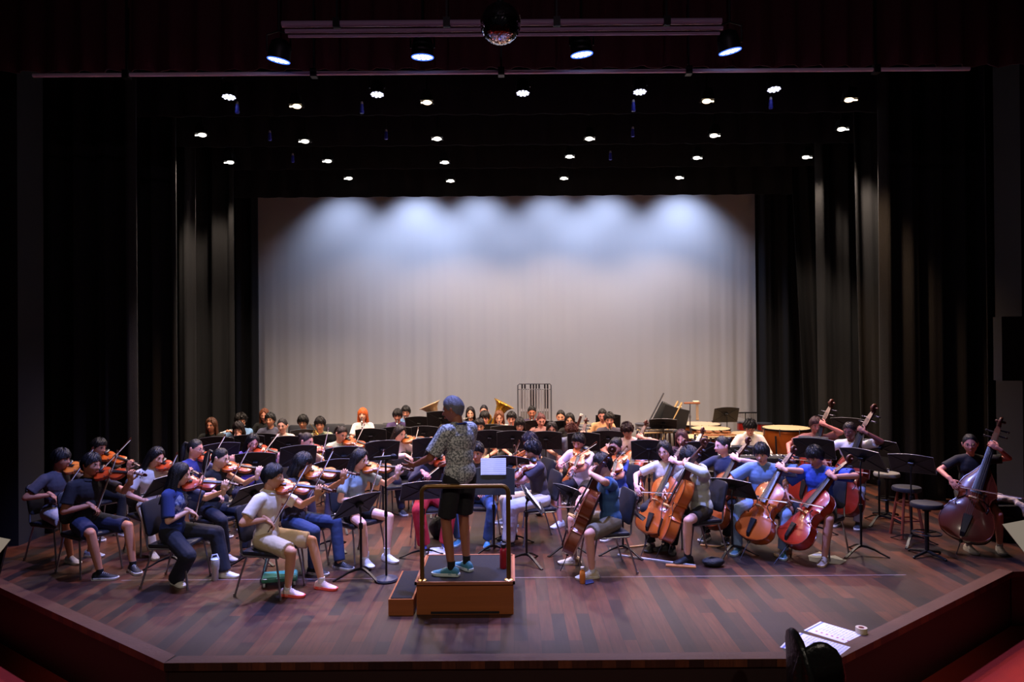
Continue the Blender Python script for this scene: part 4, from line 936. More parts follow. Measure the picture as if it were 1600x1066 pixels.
P(567,637, 'sit', 16, 'person with red hair in white tee playing clarinet', 'the red haired clarinettist', .99, fem=True, top=('tee',(246,230,234)), hair=('bob',(206,96,40)), skin=(248,190,168), head=(-14,2,0), inst=('clarinet',), seed=43)
P(621,639, 'sit', 10, 'person with fringe in plum tee playing clarinet beside a light blue tee', T_('plum tee'), .96, top=('tee',(74,56,106)), hair=('fringe',(24,20,28)), skin=(206,136,118), head=(-6,-14,0), inst=('clarinet',), seed=44)
P(634,634, 'sit', 10, 'person in light blue tee with dark strap playing clarinet behind the plum tee', T_('light blue tee with strap'), .98, top=('tee',(110,150,204)), hair=('short',(30,26,26)), skin=(206,140,116), head=(-8,-12,0), inst=('clarinet',), seed=45)
P(735,635, 'sit', 0, 'person with long dark hair in black top just right of the conductor\'s head', 'the long haired player beside the conductor', .96, fem=True, top=('tee',(24,22,26)), hair=('long',(28,18,22)), skin=(232,170,146), head=(0,-8,0), inst=('flute',), seed=46)
P(756,632, 'sit', -4, 'person with dark tied hair seated behind between the tuba and the conductor', 'the tied hair player before the right tuba', .96, fem=True, top=('tee',(24,22,26)), hair=('bun',(28,18,22)), skin=(226,160,140), head=(0,-8,0), seed=47)
P(757,642, 'sit', -2, 'person with blunt fringe in beige tee playing oboe right of the conductor', 'the oboist with blunt fringe', .96, top=('tee',(220,200,176)), hair=('fringe',(24,18,22)), skin=(232,160,140), head=(0,-12,0), inst=('oboe',), seed=48)
P(749,650, 'sit', 2, 'person in cream tee with dark hair directly behind the conductor\'s shoulder', T_('cream tee behind conductor'), .95, D=11.9, top=('tee',(238,214,186)), hair=('short',(30,22,24)), skin=(220,156,128), head=(0,-12,0), seed=49)
P(780,641, 'sit', -4, 'person with long light brown hair in white top playing clarinet', T_('white top with light brown hair'), .97, fem=True, top=('tee',(240,228,216)), hair=('long',(112,66,44)), skin=(236,176,150), head=(4,-14,0), inst=('clarinet',), seed=50)
P(799,643, 'sit', -6, 'person in pink tee with black fringe playing oboe under the chimes', T_('pink tee under chimes'), .96, top=('tee',(224,170,164)), hair=('short',(24,18,24)), skin=(230,158,138), head=(0,-14,0), inst=('oboe',), seed=51)
P(812,652, 'sit', -6, 'person with black bangs and glasses in black vest over white sleeves', T_('black vest with bangs'), .95, fem=True, top=('tee',(40,38,44)), hair=('bangs',(26,18,24)), skin=(234,170,150), glasses=True, head=(6,-14,0), seed=52)
P(831,634, 'sit', -4, 'person in dark plum tee with cropped hair playing clarinet in front of the chimes', T_('dark plum tee before chimes'), .97, top=('tee',(70,58,84)), hair=('crop',(24,20,22)), skin=(192,120,94), head=(4,-12,0), inst=('clarinet',), seed=53)
P(846,646, 'sit', -6, 'person with pinned reddish hair in pink top right of the chimes', 'the pinned reddish haired player', .94, fem=True, top=('tee',(200,150,150)), hair=('bun',(96,52,56)), skin=(232,160,150), head=(14,-20,0), seed=54)
P(876,640, 'sit', -4, 'person with slicked back hair in grey tee in the back row', T_('grey tee with slicked hair'), .97, fem=True, top=('tee',(70,76,74)), hair=('bun',(26,20,22)), skin=(228,160,130), head=(-4,-10,0), inst=('clarinet',), seed=55)
P(890,645, 'sit', -6, 'person with long centre parted black hair playing bassoon', 'the bassoonist', .96, fem=True, top=('tee',(30,26,30)), hair=('long',(24,16,22)), skin=(240,178,150), head=(0,-10,0), seed=56)
P(862,658, 'sit', -4, 'person with long hair and face just above a stand below the chimes', 'the low seated player below the chimes', .93, fem=True, top=('tee',(120,130,160)), hair=('long',(28,20,24)), skin=(236,166,140), head=(0,-16,0), seed=57)
P(941,641, 'sit', -6, 'person in tan tee partly hidden behind a grey tee flute player', T_('tan tee'), .97, D=13.4, top=('tee',(214,164,120)), hair=('crop',(28,22,24)), skin=(220,150,140), head=(-8,-14,0), seed=58)
P(952,641, 'sit', -6, 'person with fringe in dark grey tee playing a white recorder right of centre', T_('dark grey tee with recorder'), .99, D=12.5, top=('tee',(78,72,90)), hair=('short',(30,24,28)), skin=(232,160,138), head=(0,-10,0), inst=('clarinet',dict(down=70)), seed=59)
# ---- the conductor
def lanyard(body, j):
    m = MB(); N, s, fw, r = j['N'], j['s'], j['fw'], j['r']
    m.tube([N+r*.068*math.cos(t)+fw*(.078*math.sin(t)-.012)+s*(.018-.012*math.sin(t)) for t in np.radians(np.arange(0,360,20))], .0075, 6, closed=True)
    link('lanyard', m.mesh('lanyard', mat('lanyard_blue',(30,54,140),.7)), body)
flor = pattern('leaf_print_shirt', (196,198,196), (106,110,112), 55, .5)
PLAT = .30
P(703,619, 'stand', -137, 'person conducting on the podium in leaf printed shirt, black shorts and blue running shoes', 'the conductor', 1.0, D=6.95,
  top=('loose',(170,170,170)), bot=('longshorts',(18,18,22)), hair=('crop',(104,104,114)), skin=(150,92,66), shoe=((64,128,150),(206,220,220)), lean=3, twist=6, head=(30,-14,0),
  hz=.955, feet=(((.09,.02,0),2),((-.13,-.02,0),-36)), hands=dict(L=((-.31,.41,1.02),(-.3,.9,-.25),(.5,.1,.85),22),R=((.16,.46,1.0),(-.2,.9,.1),(0,0,-1),40)), poles=((.5,-.5,-.9),(-.4,-.6,-.5)),
  shirtmat=flor, sock=((20,20,24),.05), opts=dict(floor=PLAT, worn=[lanyard]), seed=60)
# ============================================================ music stands
_sheet = {}
def sheet_asset():
    if not _sheet:
        m = bpy.data.materials.new('printed_music'); m.use_nodes = True; nt = m.node_tree; b = nt.nodes['Principled BSDF']; b.inputs['Roughness'].default_value = .8
        tc = nt.nodes.new('ShaderNodeTexCoord'); sp = nt.nodes.new('ShaderNodeSeparateXYZ'); nt.links.new(tc.outputs['Object'], sp.inputs[0])
        def mth(op, a, v): 
            n = nt.nodes.new('ShaderNodeMath'); n.operation = op; nt.links.new(a, n.inputs[0]); n.inputs[1].default_value = v; return n.outputs[0]
        fr = mth('FRACT', mth('MULTIPLY', sp.outputs[2], 30), 0); lt = mth('LESS_THAN', fr, .45)
        mx = nt.nodes.new('ShaderNodeMix'); mx.data_type = 'RGBA'; mx.inputs[6].default_value = lin((236,234,230)); mx.inputs[7].default_value = lin((176,176,180)); nt.links.new(lt, mx.inputs[0]); nt.links.new(mx.outputs[2], b.inputs['Base Color'])
        mb = MB()
        for q in (-1,1):
            rings = [[(q*x, y, z) for z in (-.14,.14)]+[(q*x, y+.002, z) for z in (.14,-.14)] for x, y in ((0,0),(.06,-.010),(.14,-.006),(.215,0))]
            mb.loft(rings)
        _sheet['a'] = mb.mesh('pages', m, 40)
    return _sheet['a']
def SD(px, py, face, label, h=1.0, tilt=22, D=None, sheet=None):
    w_ = at_h(px, py, h) if D is None else at_d(px, py, D)
    if D is not None: h = w_[2]
    th = math.pi+math.radians(face); c_, s_ = math.cos(th), math.sin(th)
    M = M4((w_[0], w_[1], 0), th); place(stand_asset(h, tilt), 'music_stand', M, 'black music stand '+label, 'music stand', 'music stands')
    if sheet:
        R = Matrix.Rotation(-math.radians(tilt), 4, 'X'); dz = Vector((0,-.022,-.005+(sheet[1] if len(sheet) > 1 else 0)))
        o = link('sheet_music', sheet_asset(), None, M@Matrix.Translation((0,0,h))@R@Matrix.Translation(dz)@Matrix.Scale(sheet[0],4)); tag(o, 'open sheet music on the stand '+label, 'sheet music', 'open sheet music')
SD(264,756, 62,'with slanted desk behind the navy printed tee player', D=8.2, tilt=42)
SD(395,771, 60,'between the black tank top and cream polo players', D=8.3, tilt=42)
SD(400,724, 12,'with wide desk above the cream polo player', h=.98)
SD(341,697, 4,'left of the olive tee player', h=.98)
SD(345,708, 40,'just behind the navy and white raglan player', h=1.02)
SD(388,694, 8,'under the olive tee player', h=.98)
SD(408,691, 8,'under the slate grey tee player', h=.95)
SD(452,696, 6,'in front of the white tee horn player', h=.98)
SD(466,712, 30,'left of the pale pink tee violinist', h=.98)
SD(516,693, 6,'in front of the camouflage tee horn player', h=.98)
SD(478,684, 4,'in front of the teal tee player', h=.92)
SD(580,683, 4,'in front of the red haired clarinettist', h=.98)
SD(620,680, 4,'in front of the plum tee clarinettist', h=.98)
SD(597,704, 24,'left of the pale pink knit violinist', h=.98, sheet=(.9,.03))
SD(537,714, 20,'in front of the pale green tee violinist', h=.98)
SD(517,736, 44,'behind the dark tee violinist with glasses', h=.95)
SD(559,788, 52,'with slanted desk in front of the microphone', D=7.73, tilt=40)
SD(660,766, 18,'with low desk left of the podium rail', D=8.4, tilt=40)
SD(662,679, 2,'left of the conductor in the back row', h=.98)
SD(655,663, 0,'in front of the left tuba', D=13.2)
SD(689,655, 0,'with tall desk beside the left tuba', D=12.9)
SD(671,699, 10,'just left of the conductor behind his elbow', h=.98)
SD(765,686, 0,'just right of the conductor', h=.98)
SD(801,687, 0,'right of the conductor in the middle row', h=.98)
SD(768,676, 0,'in front of the oboist with blunt fringe', h=.98)
SD(790,678, 0,'in front of the light brown haired clarinettist', h=.98)
SD(839,669, 0,'in front of the clarinettist under the chimes', h=.98)
SD(853,688, -4,'under the low seated player below the chimes', h=.98)
SD(880,670, -2,'in front of the bassoonist', h=.98)
SD(912,690, -8,'behind the white tee with blue print', h=.98)
SD(950,687, -8,'under the dark grey tee recorder player', h=.98)
SD(950,658, -4,'behind the tan tee player', D=14.6)
SD(799,730, -20,'behind the conductor\'s score', h=.95)
SD(771,751, 180,'with the open score before the podium', D=8.5, tilt=14, sheet=(.7,.17))
SD(829,778, -86,'with lit page right of the podium', D=8.19, tilt=38, sheet=(.9,0))
SD(893,772, -58,'with low wide desk behind the front cello', D=8.6, tilt=42)
SD(979,790, -80,'with slanted desk behind the khaki shorts cellist', D=8.5, tilt=42)
SD(1014,703, -14,'left of the dark red tee cellist', h=.98)
SD(1146,762, -42,'with wide desk behind the empty looking front chair', D=8.5, tilt=42)
SD(1134,648, 6,'with grey lit desk standing before the drums', D=14.0)
SD(1092,706, -10,'behind the navy tee cellist', h=.98, sheet=(.8,.02))
SD(1162,712, -10,'at the keyboard with white pages', D=11.1, sheet=(.9,.05))
SD(1272,700, -34,'behind the royal blue tee cellist at right', h=1.12, tilt=30, sheet=(.85,.05))
SD(1326,664, -38,'with raised desk behind the white shirted bassist', D=11.4, tilt=40)
SD(1348,717, -60,'in front of the white shirted bassist', h=1.12, tilt=36)
SD(1375,700, -50,'beside the round grey stool', D=9.9, tilt=40)
SD(1424,724, -40,'behind the black padded stool at far right', D=8.9, tilt=40)
SD(1036,662, -10,'with dark tilted desk leaning before the percussion', D=13.4, tilt=50)
# ============================================================ empty chairs
def CH(px, py, face, label, D=None, asset=None):   # px,py = seat centre
    w_ = at_h(px, py, .45) if D is None else at_d(px, py, D); place(CHAIR, 'stacking_chair', M4((w_[0],w_[1],0), math.pi+math.radians(face)), 'empty black padded chair '+label, 'chair', 'empty chairs')
CH(440,739, 6,'with backrest showing above the cream polo player')
CH(300,738, 10,'left of the raglan shirted violinist')
CH(622,756, 22,'behind the microphone stand')
for i, (x, d, lb) in enumerate(((545,14.4,'left of the red haired clarinettist in the rear row'),(520,14.6,'behind the camouflage tee player'),(588,14.5,'right of the red haired clarinettist in the rear row'),(610,14.7,'behind the plum tee clarinettist'),(462,14.4,'behind the teal tee player'),(488,14.5,'between the teal and camouflage players'))):
    p = at_h(x, 750, 0); CH(x, 538+(HC-.45)*F/d, 180 if i > 9 else 2, lb, D=d)
CH(392,716, 10,'behind the violet sleeved violinist')
# ============================================================ podium, rail and step
WOODP = mat('podium_veneer', (148,80,38), .4, bump=.04, bscale=20, var=.25, vscale=4, stretch=(.3,1,6)); CARP = mat('podium_carpet', (12,13,20), .95, bump=.4, bscale=180, var=.1)
TRIMW = mat('podium_edge', (150,88,58), .45)
pf = at_h(650,910,.30); pr = at_h(803,910,.30); x0, x1 = pf[0], pr[0]; y0 = (pf[1]+pr[1])/2; y1 = y0+.86; cx = (x0+x1)/2
root = bpy.data.objects.new('conductor_podium', None); COL.objects.link(root); root.location = (cx,y0+.43,0)
tag(root, 'wooden conductor podium with dark carpeted top and bronze safety rail', 'podium')
def rel(mb, c): mb.v = [v-np.array(c) for v in mb.v]; return mb
C0 = (cx,y0+.43,0)
mb = MB(); mb.box((cx,y0+.44,.15),(x1-x0-.01,.85,.298)); link('platform', rel(mb,C0).mesh('platform', WOODP, 30), root)
mb = MB(); mb.box((cx,y0+.43,.302),(x1-x0-.05,.83,.006)); link('carpet', rel(mb,C0).mesh('carpet', CARP, 0), root, label='dark carpet inset')
mb = MB()
for a,b in (((x0,y0),(x1,y0)),((x0,y1),(x1,y1)),((x0,y0),(x0,y1)),((x1,y0),(x1,y1))):
    mb.box(((a[0]+b[0])/2,(a[1]+b[1])/2,.295),(abs(a[0]-b[0])+.02,abs(a[1]-b[1])+.02,.026))
link('edging', rel(mb,C0).mesh('edging', TRIMW, 0), root)
mb = MB(); mb.box((cx+.0,y0+.014,.018),((x1-x0)*.7,.004,.022)); link('vent_slot', rel(mb,C0).mesh('vent_slot', BLK, 0), root)
RAIL = mat('bronze_rail', (128,96,52), .35, .7)
ra, rb_ = at_d(660,912,y0+.05)[0], at_d(795,912,y0+.05)[0]; rh = .30+.88; yy = y0+.05
mb = MB(); R_ = .06; pts = [(ra,yy,.31),(ra,yy,rh-R_)]+[(ra+R_-R_*math.cos(t),yy,rh-R_+R_*math.sin(t)) for t in np.radians((20,45,70,90))]+[(rb_-R_+R_*math.sin(t),yy,rh-R_+R_*math.cos(t)) for t in np.radians((0,20,45,70,90))]+[(rb_,yy,.31)]
mb.tube(pts, .021, 12); rl = link('rail', rel(mb,C0).mesh('rail', RAIL), root, label='bronze tubular safety rail')
for x in (ra, rb_): mb = MB(); mb.lathe([(.042,.305),(.042,.312),(.025,.322)], (x,yy,0), n=18); link('flange', rel(mb,C0).mesh('flange', mat('brass_flange',(230,190,120),.3,.9)), root)
a = at_h(607,936,.15); b = at_h(646,936,.15); ys = a[1]; sx0, sx1 = a[0], b[0]; sx1 = min(sx1, x0-.015)
root = bpy.data.objects.new('podium_step', None); COL.objects.link(root); C1 = ((sx0+sx1)/2, ys+.42, 0); root.location = C1; tag(root, 'low wooden step with dark carpet tread left of the podium', 'step')
mb = MB(); mb.box(((sx0+sx1)/2,ys+.42,.074),(sx1-sx0,.84,.148)); link('body', rel(mb,C1).mesh('body', WOODP, 0), root)
mb = MB(); mb.box(((sx0+sx1)/2,ys+.42,.151),(sx1-sx0-.035,.80,.006)); link('carpet', rel(mb,C1).mesh('carpet', CARP, 0), root)
# ============================================================ microphone stand, small floor things
p = at_h(604,907,0); root = bpy.data.objects.new('microphone_stand', None); COL.objects.link(root); root.location = p; tag(root, 'black microphone stand with round base left of the podium step', 'microphone stand')
GB = mat('stand_base_grey', (60,64,80), .45, .4)
mb = MB(); mb.lathe([(.115,0),(.125,.012),(.118,.03),(.05,.042),(.02,.055)], n=30); link('base', mb.mesh('base', GB), root)
mb = MB(); mb.tube([(0,0,.05),(0,0,1.27)], .011, 10); mb.lathe([(.018,.68),(.018,.74)], n=12); link('pole', mb.mesh('pole', BLKM), root)
mb = MB(); mb.tube([(0,0,1.26),(.03,0,1.285)], .014, 8); mb.cap((-.09,0,1.285),(.06,0,1.30),.014,.018); link('clip', mb.mesh('clip', BLK), root)
mcr = bpy.data.objects.new('microphone', None); COL.objects.link(mcr); mcr.location = (p[0],p[1],1.29); tag(mcr, 'black handheld microphone clipped level on the stand', 'microphone')
mb = MB(); mb.cap((-.12,0,.012),(.055,0,.026),.012,.017); link('handle', mb.mesh('handle', BLK), mcr); mb = MB(); mb.ell((.085,0,.029),(.036,.027,.027)); link('grille', mb.mesh('grille', mat('mic_grille',(40,42,56),.4,.6,bump=.5,bscale=300)), mcr)
def bottle(px, py, prof, m, capm, cz, label, name='bottle', extra=None):
    p = at_h(px, py, 0); root = bpy.data.objects.new(name, None); COL.objects.link(root); root.location = p; tag(root, label, 'bottle')
    mb = MB(); mb.lathe(prof, n=22); link('body', mb.mesh('body', m), root); mb = MB(); mb.lathe(cz, n=18)
    if extra: extra(mb)
    link('lid', mb.mesh('lid', capm), root); return root
bottle(337,906,[(.030,0),(.034,.005),(.036,.10),(.044,.12),(.045,.205),(.043,.21)], mat('tumbler',(196,190,188),.35,.5), mat('tumbler_lid',(215,225,240),.4), [(.044,.21),(.044,.225),(.03,.235),(.012,.238)], 'insulated steel tumbler with pale lid and handle beside a chair leg', 'tumbler', lambda m: m.tube([(-.04,0,.22),(-.03,0,.265),(.02,0,.275),(.04,0,.225)], .008, 8))
q = at_h(787,0+888,.30)
r_ = bottle(787,890,[(.036,0),(.038,.004),(.038,.17),(.03,.19),(.022,.20)], mat('red_bottle',(150,24,34),.35), mat('black_cap',(26,24,28),.4), [(.026,.20),(.026,.235),(.02,.24)], 'red water bottle with black cap standing on the podium'); r_.location = (q[0],q[1],.305)
bottle(910,911,[(.028,0),(.031,.004),(.031,.09),(.028,.12),(.016,.14),(.016,.15)], mat('orange_juice',(206,120,48),.2), mat('pale_cap',(206,200,196),.5), [(.019,.15),(.019,.17)], 'small orange drink bottle beside the tan sneaker')
def flat(name, pts, z, label, cat, mt=PAPER, group=None, thick=.0015):
    mb = MB(); P_ = [at_h(x,y,0) for x, y in pts]; c = sum(P_)/len(P_); ol = [(a[0]-c[0],a[1]-c[1]) for a in P_]
    ar = sum(ol[i][0]*ol[(i+1)%len(ol)][1]-ol[(i+1)%len(ol)][0]*ol[i][1] for i in range(len(ol)))
    if ar < 0: ol = ol[::-1]
    mb.prism(ol, z, z+thick); o = link(name, mb.mesh(name, mt, 0), None, Matrix.Translation(Vector(c))); return tag(o, label, cat, group)
flat('sheet_of_paper', ((672,856),(705,854),(702,866),(670,867)), .0005, 'white paper on the floor left of the podium top', 'paper')
flat('sheet_of_paper', ((724,604+0),(0,0),(0,0)) if False else ((644,771),(660,771),(658,779),(640,779)), .0005, 'small white paper on the floor behind the red trousers', 'paper')
flat('sheet_of_paper', ((1262,868),(1280,862),(1302,872),(1290,882),(1264,876)), .0005, 'loose white page on the floor behind the royal blue cellist', 'paper')
flat('sheet_of_paper', ((1284,870),(1304,868),(1322,876),(1312,882),(1290,880)), .0025, 'second loose page overlapping the first at the royal blue cellist\'s chair', 'paper')
flat('phone', ((912,908),(925,906),(928,911),(915,914)), .0005, 'small dark phone lying beside the orange drink bottle', 'phone', mat('phone',(40,50,90),.3), thick=.009)
# cello endpin boards
def board(a, b, label, w=.03, rgb=(190,150,110)):
    A_, B_ = at_h(*a,0), at_h(*b,0); mb = MB(); d = nrm(B_-A_); L = np.linalg.norm(B_-A_); x = d; y = np.cross((0,0,1),x); c = (A_+B_)/2
    mb.box((0,0,.009),(L,w,.016)); o = link('endpin_stop', mb.mesh('endpin_stop', mat('pale_batten',rgb,.6,var=.2), 0), None, Mfr(c,x,y,(0,0,1))); tag(o, label, 'endpin stop', 'endpin stops')
board((953,859),(1010,853),'pale flat endpin strap on the floor behind the khaki shorts cellist')
board((965,868),(1086,885),'long pale endpin strap reaching the black sandals',.03,(170,170,176)); board((1040,884),(1087,887),'short ochre wooden endpin board beside the black sandals',.07,(170,110,60))
board((1094,853),(1160,857),'pale endpin strap under the wide right stand')
# black bags and camera
def lumpbag(px, py, s, label, name, rgb, seed, cat='bag'):
    p = at_h(px, py, 0); root = bpy.data.objects.new(name, None); COL.objects.link(root); root.location = p; tag(root, label, cat)
    mb = MB(); mb.ell((0,0,s[2]*.9),(s[0],s[1],s[2]),noise=.06,seed=seed); mb.ell((s[0]*.3,-.02,s[2]*1.3),(s[0]*.6,s[1]*.7,s[2]*.6),noise=.06,seed=seed+1); v,f = remesh(mb,.012,2); m2 = MB(); m2.add(v,f)
    link('body', m2.mesh('body', mat('bag_cloth',rgb,.7,bump=.4,bscale=40), 180), root)
    mb = MB(); mb.tube([(-s[0]*.7,0,s[2]*1.2),(-s[0]*.2,-.02,s[2]*2.1),(s[0]*.5,0,s[2]*1.7)], .009, 8); link('strap', mb.mesh('strap', BLK), root)
lumpbag(1114,884,(.13,.09,.05),'black bag with strap on the floor beside the front cello chair','bag',(20,20,24),3)
lumpbag(686,840,(.13,.10,.15),'dark rucksack with white mesh pocket behind the podium','rucksack',(26,26,34),5)
lumpbag(842,806,(.06,.05,.07),'small black pouch behind the cream trousers','pouch',(20,20,26),8)
# green folder on castors under the front violin chair
p = at_h(438,912,0); root = bpy.data.objects.new('storage_box', None); COL.objects.link(root); root.location = p; root.rotation_euler = (0,0,.25); tag(root, 'teal storage tray with castors and cables under the cream polo player\'s chair', 'storage tray')
mb = MB(); mb.box((0,0,.075),(.36,.24,.05),bev=.02); link('tray', mb.mesh('tray', mat('teal_plastic',(52,120,104),.3,coat=.4)), root); mb = MB(); mb.box((0,0,.102),(.33,.21,.006)); link('lid', mb.mesh('lid', mat('teal_lid',(70,150,130),.25,coat=.5)), root)
for sx in (-.15,.15):
    for sy in (-.09,.09): mb = MB(); mb.cap((sx-.01,sy,.026),(sx+.01,sy,.026),.024,.024,flata=True,flatb=True); link('castor', mb.mesh('castor', mat('castor_grey',(170,176,186),.5)), root)
# thin joint line of the pit cover
mb = MB(); ln = [at_h(520,908,0),at_h(640,905,0)]; 
L_ = mat('pit_joint', (128,110,112), .5)
zz = at_h(720,903,0)[1]; mb.box((0,zz,.0008),(8.4,.014,.0016)); struct('trim_3', mb.mesh('trim_3', L_, 0), 'thin pale joint line across the stage boards')
# ============================================================ stage right corner: programmes, tape, chairs in the pit
def prog_mat(seed):
    m = bpy.data.materials.new('printed_chart'); m.use_nodes = True; nt = m.node_tree; b = nt.nodes['Principled BSDF']; b.inputs['Roughness'].default_value = .75
    tc = nt.nodes.new('ShaderNodeTexCoord'); sp = nt.nodes.new('ShaderNodeSeparateXYZ'); nt.links.new(tc.outputs['Object'], sp.inputs[0])
    def mt(op, a, v=0, c=None):
        n = nt.nodes.new('ShaderNodeMath'); n.operation = op
        nt.links.new(a, n.inputs[0])
        if c is not None: nt.links.new(c, n.inputs[1])
        else: n.inputs[1].default_value = v
        return n.outputs[0]
    X, Y = sp.outputs[0], sp.outputs[1]
    band = mt('MULTIPLY', mt('GREATER_THAN', X, -.195), c=mt('LESS_THAN', X, -.178))
    rows = mt('LESS_THAN', mt('FRACT', mt('MULTIPLY', X, 38)), .45); rows = mt('MULTIPLY', rows, c=mt('GREATER_THAN', Y, -.05)); rows = mt('MULTIPLY', rows, c=mt('GREATER_THAN', X, -.14))
    n = nt.nodes.new('ShaderNodeTexNoise'); n.inputs['Scale'].default_value = 90; nt.links.new(tc.outputs['Object'], n.inputs['Vector']); rows = mt('MULTIPLY', rows, c=mt('GREATER_THAN', n.outputs[0], .48))
    red = mt('LESS_THAN', mt('FRACT', mt('MULTIPLY', X, 22)), .4); red = mt('MULTIPLY', red, c=mt('LESS_THAN', mt('ABSOLUTE', mt('ADD', Y, .085)), .012)); red = mt('MULTIPLY', red, c=mt('LESS_THAN', X, .15)); red = mt('MULTIPLY', red, c=mt('GREATER_THAN', X, -.14))
    prev = None
    for msk, c in ((band,(120,130,205)),(rows,(180,182,205)),(red,(190,110,130))):
        mx = nt.nodes.new('ShaderNodeMix'); mx.data_type = 'RGBA'; mx.inputs[7].default_value = lin(c)
        if prev is None: mx.inputs[6].default_value = lin((232,228,232))
        else: nt.links.new(prev, mx.inputs[6])
        nt.links.new(msk, mx.inputs[0]); prev = mx.outputs[2]
    nt.links.new(prev, b.inputs['Base Color']); return m
def chart(c, ux, label, z):
    P0 = at_h(*c,0); Px = at_h(*ux,0); x = nrm(Px-P0); y = np.cross((0,0,1),x); mb = MB(); mb.box((0,0,.001),(.42,.297,.0016)); o = link('seating_chart', mb.mesh('seating_chart', prog_mat(1), 0), None, Mfr((P0[0],P0[1],z),x,y,(0,0,1))); tag(o, label, 'paper', 'printed charts at the stage corner')
chart((1305,989),(1341,1000),'printed chart under the roll of tape at the right stage corner',0.0005)
chart((1276,1008),(1310,1018),'printed chart behind the two black chair backs, upper of two',0.003)
chart((1268,1012),(1300,1020),'printed chart mostly covered beside the slim black chair back',0.0005)
tp = at_h(1345,989,0); root = link('tape_roll', None); root.location = (tp[0],tp[1],.003)
mb = MB(); mb.lathe([(.026,0),(.047,0),(.047,.048),(.026,.048),(.026,0)], n=28, closed=False); link('tape', mb.mesh('tape', mat('masking_tape',(206,186,150),.6)), root); mb = MB(); mb.lathe([(.022,.001),(.026,.001),(.026,.047),(.022,.047),(.022,.001)], n=24, closed=False); link('core', mb.mesh('core', mat('tape_core',(190,130,130),.7)), root)
tag(root, 'roll of masking tape standing on a printed chart', 'tape')
LEA = mat('black_leather', (24,24,24), .32, bump=.35, bscale=30)
def backchair(px, py, d, face, label, wid):
    top = at_d(px, py, d); zt = top[2]; root = bpy.data.objects.new('office_chair', None); COL.objects.link(root); fa = math.radians(face); root.matrix_basis = M4((top[0]+.27*math.sin(fa),top[1]-.27*math.cos(fa),zt-1.15), math.pi+fa); tag(root, label, 'chair', 'leather chairs in front of the stage')
    mb = MB(); rings = []
    for z, w_, t, y in ((.55,.10,.03,0),(.60,.19,.045,0),(.75,.215,.05,.015),(.92,.215,.048,.01),(1.04,.18,.042,-.01),(1.10,.13,.036,-.02),(1.14,.06,.022,-.025),(1.15,.01,.006,-.025)):
        rings.append([(wid*w_*math.copysign(abs(math.cos(a))**.7,math.cos(a)), -.25+y+t*math.sin(a), z) for a in np.arange(24)*2*math.pi/24])
    mb.loft(rings); link('backrest', mb.mesh('backrest', LEA, 180), root)
    mb = MB(); mb.box((0,.02,.45),(.50,.48,.09),bev=.05); link('seat', mb.mesh('seat', LEA), root)
    mb = MB(); mb.tube([(0,-.27,.70),(0,-.26,.42),(0,-.05,.40)], .02, 8); mb.tube([(0,0,.41),(0,0,.12)], .028, 10); link('column', mb.mesh('column', BLKM), root)
    for i in range(5):
        a = math.radians(72*i+18); mb = MB(); mb.tube([(0,0,.12),(.28*math.cos(a),.28*math.sin(a),.07)], [.025,.016], 8); mb.cap((.28*math.cos(a)-.015,.28*math.sin(a),.03),(.28*math.cos(a)+.015,.28*math.sin(a),.03),.028,.028); link('leg', mb.mesh('leg', BLKM), root)
backchair(1241,983,4.9,88,'slim looking black leather chair back seen from its side at the stage lip',1.0)
backchair(1281,1002,4.75,176,'rounded black leather chair back seen from behind at the stage lip',.80)
def pitpage(pts, d, label):
    P_ = [at_d(x, y, d) for x, y in pts]; P_ = [q+V(0,(q[2]-P_[0][2])*.4,0) for q in P_]; mb = MB(); n = nrm(np.cross(P_[1]-P_[0],P_[-1]-P_[0])); mb.loft([P_, [q+n*.004 for q in P_]]); c = sum(P_)/len(P_)
    rel(mb, c); root = link('lyric_sheet', mb.mesh('lyric_sheet', PAPER, 0), None, Matrix.Translation(Vector(c))); tag(root, label, 'paper'); return c
def pitstand(x, y, z, label):
    root = bpy.data.objects.new('music_stand', None); COL.objects.link(root); root.location = (x,y,-.6); tag(root, label, 'music stand')
    h = z+.6
    mb = MB(); mb.box((0,.0,h),(.5,.012,.30),R=np.array(Matrix.Rotation(-.38,3,'X'))); link('desk', mb.mesh('desk', DESK, 0), root); mb = MB(); mb.tube([(0,.02,h),(0,.02,.08)], .014, 8); link('pole', mb.mesh('pole', BLKM), root)
    for k in range(3): a = math.radians(90+120*k); mb = MB(); mb.tube([(0,.02,.1),(.3*math.cos(a),.02+.3*math.sin(a),.012)], .012, 6); link('leg', mb.mesh('leg', BLKM), root)
c = pitpage(((-70,826),(22,841),(2,874),(-80,905)), 3.3, 'white page corner at the left edge of the photo'); pitstand(c[0]-.16,c[1]+.05,c[2]-.10,'music stand in the auditorium behind the left page corner')
c = pitpage(((1565,819),(1680,800),(1700,960),(1612,900),(1590,862)), 3.3, 'white page corner at the right edge of the photo'); pitstand(c[0]+.22,c[1]+.05,c[2]-.10,'music stand in the auditorium behind the right page corner')
